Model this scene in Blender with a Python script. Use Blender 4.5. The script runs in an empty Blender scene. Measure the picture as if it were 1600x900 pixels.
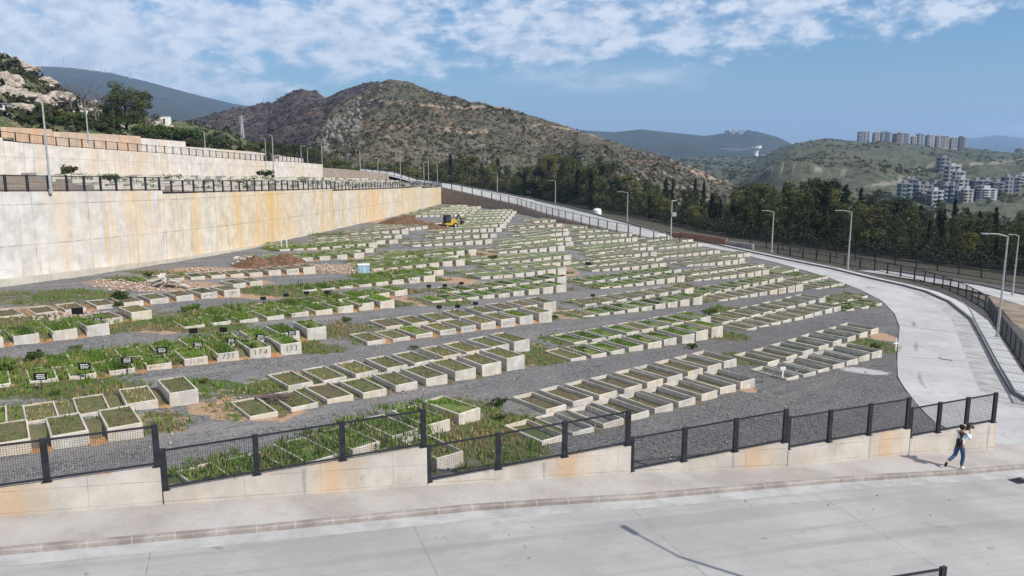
import bpy, bmesh, math, random
import numpy as np
from mathutils import Vector, Matrix, noise
from mathutils.bvhtree import BVHTree
random.seed(7); rng = np.random.default_rng(7)
S = bpy.context.scene; COL = S.collection
R = math.radians
# ---------------------------------------------------------------- camera
F = 1250.0; PITCH = math.atan(218/1250); CZ = 12.0
cam = bpy.data.cameras.new('camera'); co = bpy.data.objects.new('camera', cam); COL.objects.link(co)
cam.sensor_width = 36; cam.lens = F/1600*36; cam.clip_start = .5; cam.clip_end = 60000
co.location = (0, 0, CZ); co.rotation_euler = (math.pi/2-PITCH, 0, 0); S.camera = co
# ---------------------------------------------------------------- sky and sun
SUN_AZ = math.atan2(.85, -.52); SUN_EL = R(40)          # azimuth measured from +Y towards +X
W = bpy.data.worlds.new('World'); S.world = W; W.use_nodes = True
SKY_STRENGTH = .073; SUN_STRENGTH = 5.0; HAZE = 1.1e-4
def build_world():
    nt = W.node_tree; n = nt.nodes; l = nt.links; n.clear()
    out = n.new('ShaderNodeOutputWorld'); bg = n.new('ShaderNodeBackground'); bg.inputs[1].default_value = SKY_STRENGTH
    sky = n.new('ShaderNodeTexSky'); sky.sky_type = 'NISHITA'; sky.sun_disc = False
    sky.sun_elevation = SUN_EL; sky.sun_rotation = SUN_AZ
    sky.air_density = 1.35; sky.dust_density = .3; sky.ozone_density = 3.0; sky.altitude = 200
    tc = n.new('ShaderNodeTexCoord'); sep = n.new('ShaderNodeSeparateXYZ'); l.new(tc.outputs['Generated'], sep.inputs[0])
    def M(op, a, b=None, c=None, clamp=False):
        m = n.new('ShaderNodeMath'); m.operation = op; m.use_clamp = clamp
        for i, v in enumerate((a, b, c)):
            if v is None: continue
            if isinstance(v, (int, float)): m.inputs[i].default_value = v
            else: l.new(v, m.inputs[i])
        return m.outputs[0]
    x, y, z = sep.outputs
    zc = M('MAXIMUM', z, .02)
    d = M('ADD', zc, .26)                                 # flatten the cloud deck towards the horizon
    cx = M('DIVIDE', x, M('MAXIMUM', M('ABSOLUTE', y), .15)); cy = M('MULTIPLY', z, 2.1)
    cmb = n.new('ShaderNodeCombineXYZ'); l.new(cx, cmb.inputs[0]); l.new(cy, cmb.inputs[1])
    def NZ(scale, det, rough, off, dist=0):
        mp = n.new('ShaderNodeMapping'); mp.inputs['Location'].default_value = off; l.new(cmb.outputs[0], mp.inputs[0])
        t = n.new('ShaderNodeTexNoise'); t.inputs['Scale'].default_value = scale; t.inputs['Detail'].default_value = det
        t.inputs['Roughness'].default_value = rough; t.inputs['Distortion'].default_value = dist; l.new(mp.outputs[0], t.inputs[0]); return t.outputs[0]
    def SM(v, lo, hi, a=0., b=1.):
        m = n.new('ShaderNodeMapRange'); m.interpolation_type = 'SMOOTHSTEP'; l.new(v, m.inputs[0])
        for i, q in enumerate((lo, hi, a, b)): m.inputs[i+1].default_value = q
        return m.outputs[0]
    big = NZ(3.2, 3, .5, (3.1, 1.7, 0)); mid = NZ(8.5, 6, .6, (0, 4.2, 1), .25); fine = NZ(25., 5, .6, (1.3, 0, 2), .1)
    az = M('DIVIDE', x, M('MAXIMUM', y, .05))
    # altocumulus band: high in view; lower on the left, clear on the right below it
    lim = M('ADD', M('MULTIPLY', az, .10), .062)
    el = M('SUBTRACT', z, lim)
    band = SM(el, -.045, .075)
    left = SM(az, .02, -.50)
    cov = M('ADD', M('MULTIPLY', band, .30), M('MULTIPLY', M('MULTIPLY', left, SM(z, -.02, .09)), .06))
    body = M('ADD', M('ADD', M('MULTIPLY', mid, .54), M('MULTIPLY', fine, .42)), M('MULTIPLY', big, .34))
    dens = SM(M('ADD', body, cov), .83, .99)
    # one thin bank in the middle of the sky, and low cumulus far to the right
    bank = M('MULTIPLY', SM(M('ABSOLUTE', M('SUBTRACT', z, .083)), .026, .0), SM(M('ABSOLUTE', M('SUBTRACT', az, .115)), .17, .03))
    bank = M('MULTIPLY', bank, SM(body, .5, .78))
    lowc = M('MULTIPLY', SM(M('ABSOLUTE', M('SUBTRACT', z, .021)), .012, .0), SM(az, .44, .58))
    lowc = M('MULTIPLY', lowc, SM(mid, .40, .58))
    dens = M('MAXIMUM', M('MAXIMUM', M('MULTIPLY', dens, .80), M('MULTIPLY', bank, .6)), M('MULTIPLY', lowc, .7))
    dens = M('MULTIPLY', dens, SM(z, -.005, .015))
    mix = n.new('ShaderNodeMix'); mix.data_type = 'RGBA'
    l.new(dens, mix.inputs[0]); 
    tint = n.new('ShaderNodeMix'); tint.data_type = 'RGBA'; tint.blend_type = 'MULTIPLY'; tint.inputs[0].default_value = 1
    l.new(sky.outputs[0], tint.inputs[6]); tint.inputs[7].default_value = (.58, .87, 1.22, 1)
    l.new(tint.outputs[2], mix.inputs[6])
    shade = n.new('ShaderNodeMix'); shade.data_type = 'RGBA'; l.new(SM(fine, .35, .65), shade.inputs[0])
    shade.inputs[6].default_value = (7.0, 7.9, 9.4, 1); shade.inputs[7].default_value = (10.8, 11.2, 12., 1)
    l.new(shade.outputs[2], mix.inputs[7]); l.new(mix.outputs[2], bg.inputs[0]); l.new(bg.outputs[0], out.inputs[0])
build_world()
sl = bpy.data.lights.new('sun', 'SUN'); sl.energy = SUN_STRENGTH; sl.angle = R(.53); sl.color = (1, .945, .86)
so = bpy.data.objects.new('sun', sl); COL.objects.link(so)
sd = Vector((math.sin(SUN_AZ)*math.cos(SUN_EL), math.cos(SUN_AZ)*math.cos(SUN_EL), math.sin(SUN_EL)))
so.rotation_euler = sd.to_track_quat('Z', 'Y').to_euler(); so.location = (60, -40, 80)
S.view_settings.view_transform = 'Standard'; S.view_settings.look = 'None'; S.view_settings.gamma = 1
S.view_settings.exposure = .28; S.view_settings.use_curve_mapping = False
S.cycles.max_bounces = 5; S.cycles.diffuse_bounces = 3; S.cycles.volume_bounces = 0; S.cycles.transparent_max_bounces = 8
# ---------------------------------------------------------------- projection helpers (photo pixel -> place in the world)
GA, GB, GC = .0625, .023, 1.7
def ray(x, y):
    dv = (450-y)/F
    return np.array([(x-800)/F, math.cos(PITCH)+dv*math.sin(PITCH), -math.sin(PITCH)+dv*math.cos(PITCH)])
def ground(x, y, dz=0.):
    r = ray(x, y); t = (GC+dz-CZ)/(r[2]+GA*r[0]+GB*r[1]); return Vector((r[0]*t, r[1]*t, CZ+r[2]*t))
def at(x, y, Y):
    r = ray(x, y); t = Y/r[1]; return Vector((r[0]*t, Y, CZ+r[2]*t))
def gz(X, Y): return GC-GA*np.clip(X, -70, 110)-GB*np.clip(Y, -60, 420)
def gzf(X, Y): return float(gz(X, Y))
# ---------------------------------------------------------------- object helpers
def tag(o, label=None, cat=None, group=None, kind=None):
    for k, v in (('label', label), ('category', cat), ('group', group), ('kind', kind)):
        if v: o[k] = v
    return o
def empty(name, loc=(0, 0, 0), rz=0., label=None, cat=None, group=None):
    o = bpy.data.objects.new(name, None); COL.objects.link(o); o.location = loc; o.rotation_euler = (0, 0, rz); o.empty_display_size = .3
    return tag(o, label, cat, group)
def link(name, me, parent=None, loc=None):
    o = bpy.data.objects.new(name, me); COL.objects.link(o)
    if parent: o.parent = parent
    if loc is not None: o.location = loc
    return o
class MB:
    def __init__(s): s.v = []; s.f = []; s.m = []; s.uv = []
    def face(s, pts, m=0, uv=None):
        i = len(s.v); s.v += [tuple(p) for p in pts]; s.f.append(tuple(range(i, i+len(pts)))); s.m.append(m)
        s.uv.append(uv if uv else [(0, 0)]*len(pts))
    def hexa(s, p, m=0):                       # p: 4 bottom (ccw from above) + 4 top
        for q in ((3, 2, 1, 0), (4, 5, 6, 7), (0, 1, 5, 4), (1, 2, 6, 5), (2, 3, 7, 6), (3, 0, 4, 7)): s.face([p[k] for k in q], m)
    def box(s, a, b, m=0):
        x0, y0, z0 = a; x1, y1, z1 = b
        s.hexa([(x0, y0, z0), (x1, y0, z0), (x1, y1, z0), (x0, y1, z0), (x0, y0, z1), (x1, y0, z1), (x1, y1, z1), (x0, y1, z1)], m)
    def bar(s, p0, p1, w, h=None, m=0, up=(0, 0, 1)):
        p0 = Vector(p0); p1 = Vector(p1); d = (p1-p0).normalized(); h = h or w; u = Vector(up)
        if abs(d.dot(u)) > .98: u = Vector((1, 0, 0))
        a = d.cross(u).normalized()*w/2; b = a.cross(d).normalized()*h/2
        s.hexa([p0-a-b, p0+a-b, p1+a-b, p1-a-b, p0-a+b, p0+a+b, p1+a+b, p1-a+b], m)
    def tube(s, pts, rad, n=8, m=0, cap=True):
        rings = []
        for i, p in enumerate(pts):
            p = Vector(p); d = (Vector(pts[min(i+1, len(pts)-1)])-Vector(pts[max(i-1, 0)])).normalized()
            u = Vector((0, 0, 1)) if abs(d.z) < .9 else Vector((1, 0, 0)); a = d.cross(u).normalized(); b = a.cross(d)
            r = rad[i] if hasattr(rad, '__len__') else rad
            rings.append([p+(a*math.cos(2*math.pi*k/n)+b*math.sin(2*math.pi*k/n))*r for k in range(n)])
        for A, B in zip(rings, rings[1:]):
            for k in range(n): s.face([A[k], A[(k+1) % n], B[(k+1) % n], B[k]], m)
        if cap: s.face(rings[0][::-1], m); s.face(rings[-1], m)
    def mesh(s, name, mats, smooth=False, uv=False, merge=False):
        me = bpy.data.meshes.new(name); me.from_pydata(s.v, [], s.f)
        for q in (mats if isinstance(mats, (list, tuple)) else [mats]): me.materials.append(q)
        me.polygons.foreach_set('material_index', s.m)
        if uv:
            L = me.uv_layers.new(name='UVMap'); L.data.foreach_set('uv', [c for f in s.uv for p in f for c in p])
        if merge:
            bm = bmesh.new(); bm.from_mesh(me); bmesh.ops.remove_doubles(bm, verts=bm.verts, dist=1e-4); bm.to_mesh(me); bm.free()
        if smooth: me.polygons.foreach_set('use_smooth', [True]*len(me.polygons))
        me.update(); return me
    def build(s, name, mats, parent=None, loc=None, **k): return link(name, s.mesh(name, mats, **k), parent, loc)
def npmesh(name, V, Fq, mats, smooth=False, midx=None):
    V = np.asarray(V, np.float32); Fq = np.asarray(Fq, np.int32); k = Fq.shape[1]
    me = bpy.data.meshes.new(name); me.vertices.add(len(V)); me.vertices.foreach_set('co', V.ravel())
    me.loops.add(Fq.size); me.loops.foreach_set('vertex_index', Fq.ravel())
    me.polygons.add(len(Fq)); me.polygons.foreach_set('loop_start', np.arange(0, Fq.size, k, dtype=np.int32))
    for q in (mats if isinstance(mats, (list, tuple)) else [mats]): me.materials.append(q)
    if midx is not None: me.polygons.foreach_set('material_index', np.asarray(midx, np.int32))
    me.update(calc_edges=True); me.validate()
    if smooth: me.polygons.foreach_set('use_smooth', [True]*len(me.polygons))
    return me
def grid_faces(nu, nv):
    i, j = np.meshgrid(np.arange(nu-1), np.arange(nv-1), indexing='ij'); a = (i*nv+j).ravel()
    return np.stack([a, a+nv, a+nv+1, a+1], 1)
# ---------------------------------------------------------------- materials
class NT:
    def __init__(s, name):
        s.mat = bpy.data.materials.new(name); s.mat.use_nodes = True; s.t = s.mat.node_tree; s.n = s.t.nodes; s.l = s.t.links
        s.b = s.n['Principled BSDF']; s.b.inputs['Specular IOR Level'].default_value = .25
    def set(s, i, v):
        if isinstance(v, (int, float)): i.default_value = v
        elif isinstance(v, tuple): i.default_value = v if len(v) != 3 or i.type != 'RGBA' else (*v, 1)
        else: s.l.new(v, i)
    def pos(s): return s.n.new('ShaderNodeNewGeometry').outputs['Position']
    def obj(s): return s.n.new('ShaderNodeTexCoord').outputs['Object']
    def uv(s): return s.n.new('ShaderNodeTexCoord').outputs['UV']
    def rnd(s): return s.n.new('ShaderNodeObjectInfo').outputs['Random']
    def n_y(s, v): q = s.n.new('ShaderNodeSeparateXYZ'); s.l.new(v, q.inputs[0]); return q.outputs[1]
    def attr(s, nm): a = s.n.new('ShaderNodeAttribute'); a.attribute_name = nm; return a.outputs['Fac']
    def map(s, v, sc=(1, 1, 1), rot=0, loc=(0, 0, 0)):
        m = s.n.new('ShaderNodeMapping'); s.l.new(v, m.inputs[0]); m.inputs['Scale'].default_value = sc
        m.inputs['Rotation'].default_value = (0, 0, rot); m.inputs['Location'].default_value = loc; return m.outputs[0]
    def noise(s, v, sc, det=4, ro=.55, dist=0., out=0):
        t = s.n.new('ShaderNodeTexNoise'); s.l.new(v, t.inputs[0]); t.inputs['Scale'].default_value = sc; t.inputs['Detail'].default_value = det
        t.inputs['Roughness'].default_value = ro; t.inputs['Distortion'].default_value = dist; return t.outputs[out]
    def vor(s, v, sc, out='Color', feat='F1'):
        t = s.n.new('ShaderNodeTexVoronoi'); t.feature = feat; s.l.new(v, t.inputs[0]); t.inputs['Scale'].default_value = sc; return t.outputs[out]
    def brick(s, v, sc, bw, rh, mort=.01, off=.0):
        t = s.n.new('ShaderNodeTexBrick'); s.l.new(v, t.inputs[0]); t.offset = off; t.inputs['Scale'].default_value = sc
        t.inputs['Brick Width'].default_value = bw; t.inputs['Row Height'].default_value = rh; t.inputs['Mortar Size'].default_value = mort
        t.inputs['Mortar Smooth'].default_value = .3; return t.outputs['Fac']
    def sm(s, v, lo, hi, a=0., b=1.):
        m = s.n.new('ShaderNodeMapRange'); m.interpolation_type = 'SMOOTHSTEP'; s.l.new(v, m.inputs[0])
        for i, q in enumerate((lo, hi, a, b)): m.inputs[i+1].default_value = q
        return m.outputs[0]
    def m(s, op, a, b=None):
        m = s.n.new('ShaderNodeMath'); m.operation = op; s.set(m.inputs[0], a)
        if b is not None: s.set(m.inputs[1], b)
        return m.outputs[0]
    def mix(s, f, a, b, mode='MIX'):
        m = s.n.new('ShaderNodeMix'); m.data_type = 'RGBA'; m.blend_type = mode; s.set(m.inputs[0], f); s.set(m.inputs[6], a); s.set(m.inputs[7], b); return m.outputs[2]
    def bump(s, h, st=.3, d=.02):
        b = s.n.new('ShaderNodeBump'); b.inputs['Strength'].default_value = st; b.inputs['Distance'].default_value = d; s.l.new(h, b.inputs['Height']); s.l.new(b.outputs[0], s.b.inputs['Normal'])
    def done(s, col, rough=.85, metal=0.):
        s.set(s.b.inputs['Base Color'], col); s.set(s.b.inputs['Roughness'], rough); s.b.inputs['Metallic'].default_value = metal; return s.mat
def plain(name, c, rough=.6, metal=0., sc=6., var=.25):
    t = NT(name); p = t.pos(); k = t.noise(p, sc, 4, .6)
    return t.done(t.mix(t.sm(k, .3, .7), tuple(x*(1-var) for x in c), tuple(min(1, x*(1+var)) for x in c)), rough, metal)
def leafmat(name, a, b, c=None):
    t = NT(name); p = t.pos(); k = t.noise(p, .9, 3, .6); col = t.mix(t.sm(k, .35, .65), a, b)
    f = t.noise(p, 6., 3, .6); col = t.mix(t.sm(f, .5, .75), col, c or tuple(x*1.5 for x in b))
    h = t.mix(t.rnd(), (.45, .5, .55), (1.5, 1.42, 1.15)); col = t.mix(1., col, h, 'MULTIPLY')
    return t.done(col, .8)
def concrete(name, base, stain=(.5, .33, .16), st=.5, joints=True, dark=.0, sc=1., jw=2.4, jh=1.25, plinth=0.):
    """formed concrete on a UV-mapped wall (u along, v up, metres): rusty runs, panel joints, tie holes"""
    t = NT(name); u = t.uv(); p = t.pos()
    blot = t.noise(p, .9*sc, 5, .6); fine = t.noise(p, 14, 4, .65)
    col = t.mix(t.sm(blot, .3, .72), tuple(x*.80 for x in base), tuple(min(.9, x*1.10) for x in base))
    run = t.noise(t.map(u, (1.1, .035, 1)), 1.6, 5, .65); zone = t.noise(t.map(u, (.075, .05, 1)), 1., 3, .5)
    zone2 = t.noise(t.map(u, (.35, .02, 1), loc=(4, 0, 0)), 1., 3, .5)
    s1 = t.m('MULTIPLY', t.sm(run, .40, .64), t.sm(zone, .40, .58)); s2 = t.m('MULTIPLY', t.sm(zone2, .46, .66), .55)
    sf = t.m('MULTIPLY', t.m('MAXIMUM', s1, s2), st); col = t.mix(sf, col, stain)
    deep = t.m('MULTIPLY', t.sm(t.noise(t.map(u, (2.6, .03, 1), loc=(9, 0, 0)), 1.3, 4, .6), .60, .74), st*.7); col = t.mix(deep, col, (.42, .22, .09))
    grime = t.sm(t.noise(t.map(u, (3., .12, 1), loc=(2, 5, 0)), 1.2, 5, .7), .54, .76); col = t.mix(t.m('MULTIPLY', grime, .6), col, (.15, .142, .135)); spl = t.sm(t.noise(p, 2.3, 6, .75), .58, .72); col = t.mix(t.m('MULTIPLY', spl, .4), col, (.20, .175, .15))
    if joints:
        br = t.brick(u, 1., jw, jh, .014*max(1., jh/.9)); wob = t.sm(t.noise(p, 1.1, 3, .6), .42, .62)
        col = t.mix(t.m('MULTIPLY', t.m('MULTIPLY', br, t.m('ADD', .35, t.m('MULTIPLY', wob, .65))), .6), col, (.15, .138, .125))
        hol = t.vor(t.map(u, (1/1.3, 1/1.25, 1)), 1., 'Distance'); col = t.mix(t.m('MULTIPLY', t.sm(hol, .05, .03) if jh > 1 else t.sm(hol, .03, .018), .8), col, (.06, .055, .05))
    col = t.mix(t.m('MULTIPLY', t.sm(fine, .55, .8), .25), col, (.2, .19, .18))
    t.bump(fine, .25, .02); return t.done(col, .88)
M_ = {}
def mats():
    # ground: gravel with soil and weed patches given per vertex
    t = NT('gravel_ground'); p = t.pos()
    g = t.vor(p, 17., 'Color'); gsep = t.n.new('ShaderNodeSeparateColor'); t.l.new(g, gsep.inputs[0]); gv = gsep.outputs[0]
    big = t.noise(p, .35, 5, .6); mid = t.noise(p, 2.2, 5, .65); g2 = t.noise(p, 8., 6, .85); f13 = t.noise(p, 13., 3, .7)
    col = t.mix(t.sm(gv, .05, .95), (.046, .044, .045), (.205, .197, .194)); col = t.mix(t.m('MULTIPLY', t.sm(gsep.outputs[1], .5, .95), .45), col, (.22, .21, .2)); col = t.mix(t.m('MULTIPLY', t.sm(g2, .50, .66), .6), col, (.05, .048, .049))
    col = t.mix(t.m('MULTIPLY', t.sm(big, .40, .66), .40), col, (.20, .19, .184)); rut = t.noise(t.map(t.map(p, (1, 1, 1), rot=-.77), (.06, 1.1, 1)), 1., 4, .6); col = t.mix(t.m('MULTIPLY', t.sm(rut, .50, .66), .5), col, (.235, .218, .204))
    col = t.mix(t.m('MULTIPLY', t.attr('fresh'), .5), col, t.mix(t.sm(gv, .2, .95), (.03, .03, .03), (.12, .116, .114)))
    col = t.mix(t.m('MULTIPLY', t.sm(mid, .55, .72), .5), col, (.125, .108, .09)); col = t.mix(t.sm(f13, .66, .72), col, (.48, .46, .44))
    spill = t.sm(t.m('MULTIPLY', t.attr('pale'), t.m('ADD', .5, mid)), .3, .9); col = t.mix(t.m('MULTIPLY', spill, .8), col, (.40, .40, .40))
    sn = t.noise(p, 1.3, 5, .65); soil = t.sm(t.m('ADD', t.attr('soil'), t.m('MULTIPLY', t.m('SUBTRACT', sn, .5), 1.5)), .42, .66)
    sc_ = t.mix(t.sm(g2, .40, .62), (.30, .17, .095), (.38, .285, .205)); sc_ = t.mix(t.sm(f13, .58, .7), sc_, (.16, .10, .065)); col = t.mix(soil, col, sc_)
    vn = t.noise(p, 1.7, 6, .7); veg = t.sm(t.m('ADD', t.attr('veg'), t.m('MULTIPLY', t.m('SUBTRACT', vn, .5), 1.7)), .42, .62)
    vc = t.mix(t.sm(big, .38, .62), (.105, .088, .048), (.065, .09, .026)); vc = t.mix(t.sm(g2, .5, .7), vc, (.055, .075, .02)); vc = t.mix(t.sm(f13, .60, .72), vc, (.23, .19, .115))
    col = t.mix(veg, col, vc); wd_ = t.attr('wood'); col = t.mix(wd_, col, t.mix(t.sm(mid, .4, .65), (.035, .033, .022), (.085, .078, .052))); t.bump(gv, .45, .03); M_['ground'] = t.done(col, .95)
    # cast concrete road slabs; local x runs along the road
    t = NT('road_concrete'); o = t.obj(); p = t.pos()
    bl = t.noise(p, .22, 5, .6); md = t.noise(p, 1.3, 6, .65); fn = t.noise(p, 26, 3, .6); sweep = t.noise(t.map(o, (.22, 3.2, 1)), 1., 5, .6)
    col = t.mix(t.sm(bl, .3, .7), (.275, .268, .258), (.37, .36, .347)); col = t.mix(t.m('MULTIPLY', t.sm(sweep, .4, .7), .45), col, (.265, .257, .248))
    col = t.mix(t.m('MULTIPLY', t.sm(md, .5, .72), .45), col, (.24, .232, .222)); col = t.mix(t.m('MULTIPLY', t.sm(fn, .5, .75), .45), col, (.19, .184, .176)); spk = t.noise(p, 9., 4, .75); col = t.mix(t.m('MULTIPLY', t.sm(spk, .58, .70), .4), col, (.42, .40, .38))
    col = t.mix(t.m('MULTIPLY', t.sm(t.noise(p, 2.1, 2, .5), .70, .76), .5), col, (.13, .12, .115))
    ty = t.noise(t.map(o, (.03, 1.35, 1), loc=(0, 3, 0)), 1., 3, .5); col = t.mix(t.m('MULTIPLY', t.sm(ty, .50, .64), .38), col, (.20, .194, .188)); oily = t.sm(t.noise(t.map(o, (1, 1, 1), loc=(7, 1, 0)), .55, 6, .72), .60, .74); col = t.mix(t.m('MULTIPLY', oily, .5), col, (.185, .175, .165))
    j = t.brick(t.map(o, (1, 1, 1), loc=(3.4, 12, 0)), 1., 6.85, 60., .022); jw = t.noise(o, 3., 3, .6)
    col = t.mix(t.m('MULTIPLY', t.m('MULTIPLY', j, t.m('ADD', .3, t.sm(jw, .35, .6))), .75), col, (.19, .184, .178)); t.bump(fn, .15, .01); M_['road'] = t.done(col, .86)
    t = NT('lane_concrete'); p = t.pos(); bl = t.noise(p, .3, 5, .6); md = t.noise(p, 1.5, 5, .65); fn = t.noise(p, 20, 3, .6)
    col = t.mix(t.sm(bl, .3, .7), (.335, .33, .322), (.42, .413, .40)); col = t.mix(t.m('MULTIPLY', t.sm(md, .48, .70), .55), col, (.27, .263, .255)); col = t.mix(t.m('MULTIPLY', t.sm(t.noise(p, 4.5, 5, .75), .58, .72), .4), col, (.19, .185, .18))
    col = t.mix(t.m('MULTIPLY', t.sm(fn, .55, .8), .2), col, (.3, .3, .29)); stn = t.sm(t.m('MULTIPLY', t.attr('stain'), t.m('ADD', .3, t.noise(p, 2., 6, .75))), .42, .8); jn = t.sm(t.m('ABSOLUTE', t.m('SUBTRACT', t.n_y(p), 49.)), .12, .03); col = t.mix(t.m('MULTIPLY', jn, .55), col, (.13, .13, .125)); col = t.mix(t.m('MULTIPLY', stn, .85), col, (.13, .125, .12)); t.bump(fn, .15, .01); M_['lane'] = t.done(col, .86)
    M_['gutterstrip'] = plain('gutter_concrete', (.35, .342, .33), .9, 0, 1.1, .16)
    t = NT('pavement_concrete'); p = t.pos(); bl = t.noise(p, .45, 5, .6); md = t.noise(p, 1.8, 6, .68); fn = t.noise(p, 22, 3, .6)
    col = t.mix(t.sm(bl, .35, .65), (.30, .275, .255), (.40, .382, .365)); col = t.mix(t.m('MULTIPLY', t.sm(md, .46, .70), .7), col, (.36, .30, .245)); col = t.mix(t.m('MULTIPLY', t.sm(t.noise(p, 5, 5, .7), .60, .74), .55), col, (.20, .165, .135))
    col = t.mix(t.m('MULTIPLY', t.sm(fn, .5, .75), .45), col, (.20, .18, .165)); spk = t.noise(p, 7., 5, .78); col = t.mix(t.m('MULTIPLY', t.sm(spk, .56, .68), .5), col, (.44, .425, .405)); t.bump(md, .3, .02); M_['pavement'] = t.done(col, .9)
    t = NT('kerb_stone'); u = t.uv(); p = t.pos(); j = t.brick(u, 1., 1.03, 5., .022)
    col = t.mix(t.sm(t.noise(p, 1.1, 5, .65), .35, .66), (.205, .175, .158), (.32, .29, .268)); col = t.mix(t.m('MULTIPLY', t.sm(t.noise(p, 9, 3, .6), .5, .75), .4), col, (.15, .135, .125)); col = t.mix(t.m('MULTIPLY', j, .5), col, (.42, .39, .36)); M_['kerb'] = t.done(col, .85)
    t = NT('dark_kerb_stone'); u = t.uv(); p = t.pos(); j = t.brick(u, 1., 1.0, 9., .03); col = t.mix(t.noise(p, 2, 4, .6), (.10, .098, .096), (.2, .195, .19)); col = t.mix(t.m('MULTIPLY', j, .7), col, (.05, .05, .05)); M_['dkerb'] = t.done(col, .85)
    t = NT('gutter_slabs'); u = t.uv(); p = t.pos(); j = t.brick(u, 1., 1.5, 9., .035); col = t.mix(t.sm(t.noise(p, .9, 5, .6), .3, .7), (.26, .25, .245), (.385, .378, .37)); col = t.mix(j, col, (.08, .08, .08)); M_['gutter'] = t.done(col, .85)
    t = NT('pale_slabs'); u = t.uv(); p = t.pos(); j = t.brick(u, 1., 1.6, 9., .035); col = t.mix(t.sm(t.noise(p, .9, 5, .6), .3, .7), (.38, .372, .36), (.48, .47, .455)); col = t.mix(j, col, (.12, .12, .12)); M_['slabs'] = t.done(col, .85)
    M_['verge'] = plain('verge_soil', (.075, .070, .066), .95, 0, 2.5, .4); M_['undersoil'] = plain('wood_floor_soil', (.05, .048, .03), .95, 0, 1.2, .4); M_['dirt'] = plain('bare_dirt', (.20, .155, .115), .95, 0, .6, .3); M_['mound'] = plain('dug_earth', (.125, .072, .042), .95, 0, 3.5, .45)
    M_['rubble'] = plain('rubble_stone', (.36, .29, .25), .9, 0, 4, .4)
    M_['wall_big'] = concrete('stained_wall_concrete', (.54, .525, .50), (.58, .38, .17), .65, True, jw=5.2, jh=2.9)
    M_['wall_ochre'] = concrete('ochre_wall_concrete', (.56, .50, .41), (.58, .37, .14), 1.15, True, jw=4.2, jh=2.9)
    M_['wall_mid'] = concrete('pale_wall_concrete', (.58, .54, .495), (.54, .41, .26), .9, True, jw=4.5, jh=2.2)
    M_['wall_orange'] = concrete('rusty_wall_concrete', (.48, .375, .29), (.48, .28, .14), .95, True, jw=5, jh=3)
    M_['wall_low'] = concrete('boundary_wall_concrete', (.47, .435, .385), (.50, .29, .12), 1.0, True, jw=2.2, jh=.62)
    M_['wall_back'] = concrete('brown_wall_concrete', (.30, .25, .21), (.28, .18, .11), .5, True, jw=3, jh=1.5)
    M_['plinth'] = concrete('plinth_concrete', (.44, .41, .35), (.40, .31, .19), .5, False)
    M_['red_wall'] = plain('red_brown_block', (.20, .115, .085), .9, 0, 2, .3); M_['grey_block'] = plain('grey_block', (.25, .24, .23), .9, 0, 2, .3)
    # graves
    t = NT('grave_concrete'); p = t.pos(); k = t.noise(p, 2.3, 5, .65); f = t.noise(p, 17, 4, .65); run = t.noise(t.map(p, (3, 3, .35)), 1.7, 4, .65)
    warm = t.mix(t.rnd(), (.40, .38, .34), (.50, .43, .325)); col = t.mix(t.sm(k, .38, .72), warm, (.54, .52, .485)); col = t.mix(t.m('MULTIPLY', t.sm(run, .50, .70), .6), col, (.38, .285, .18))
    grey = t.m('MULTIPLY', t.sm(t.noise(p, 1.1, 4, .6), .47, .66), .6); col = t.mix(grey, col, (.30, .30, .285)); col = t.mix(t.m('MULTIPLY', t.sm(f, .52, .76), .45), col, (.23, .21, .185)); t.bump(f, .3, .015); M_['grave'] = t.done(col, .88)
    def bed(name, a, b, c, d):
        t = NT(name); p = t.pos(); k = t.noise(p, 1.9, 5, .68); f = t.noise(p, 11, 4, .7); col = t.mix(t.sm(k, .36, .64), a, b); col = t.mix(t.sm(f, .48, .7), col, c); col = t.mix(t.sm(t.noise(p, 24, 3, .6), .6, .72), col, d)
        t.bump(f, .5, .04); return t.done(col, .95)
    M_['bed_g'] = bed('green_bed', (.09, .14, .028), (.15, .165, .055), (.06, .095, .02), (.20, .17, .10)); M_['bed_m'] = bed('weedy_bed', (.13, .11, .058), (.08, .105, .028), (.05, .05, .025), (.20, .17, .11)); M_['bed_b'] = bed('brown_bed', (.125, .092, .06), (.085, .085, .035), (.05, .038, .026), (.19, .155, .115)); M_['bed_d'] = bed('dark_bed', (.06, .055, .038), (.07, .075, .03), (.035, .035, .024), (.14, .12, .08))
    t = NT('banked_earth'); p = t.pos(); k = t.noise(p, 2.6, 5, .65); og = t.mix(t.sm(k, .35, .65), (.28, .135, .055), (.36, .22, .115)); br = t.mix(t.sm(k, .35, .65), (.085, .07, .045), (.15, .115, .075)); col = t.mix(t.sm(t.m('ADD', t.attr('orange'), t.m('MULTIPLY', t.m('SUBTRACT', t.noise(p, .5, 4, .6), .5), 1.2)), .35, .65), br, og); col = t.mix(t.sm(t.noise(p, 9, 4, .65), .52, .7), col, (.13, .08, .045)); v = t.sm(t.m('ADD', t.noise(p, 1.1, 5, .7), t.m('MULTIPLY', t.m('SUBTRACT', .5, t.attr('orange')), .3)), .5, .64); col = t.mix(t.m('MULTIPLY', v, .9), col, t.mix(t.noise(p, 5, 4, .7), (.06, .075, .022), (.17, .145, .075))); t.bump(k, .5, .05); M_['earth'] = t.done(col, .95)
    M_['grass_a'] = leafmat('grass_green', (.065, .125, .018), (.10, .16, .03)); M_['grass_b'] = leafmat('grass_dry', (.17, .145, .065), (.23, .19, .10)); M_['shrub'] = leafmat('shrub_leaves', (.03, .055, .012), (.055, .085, .02))
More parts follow.
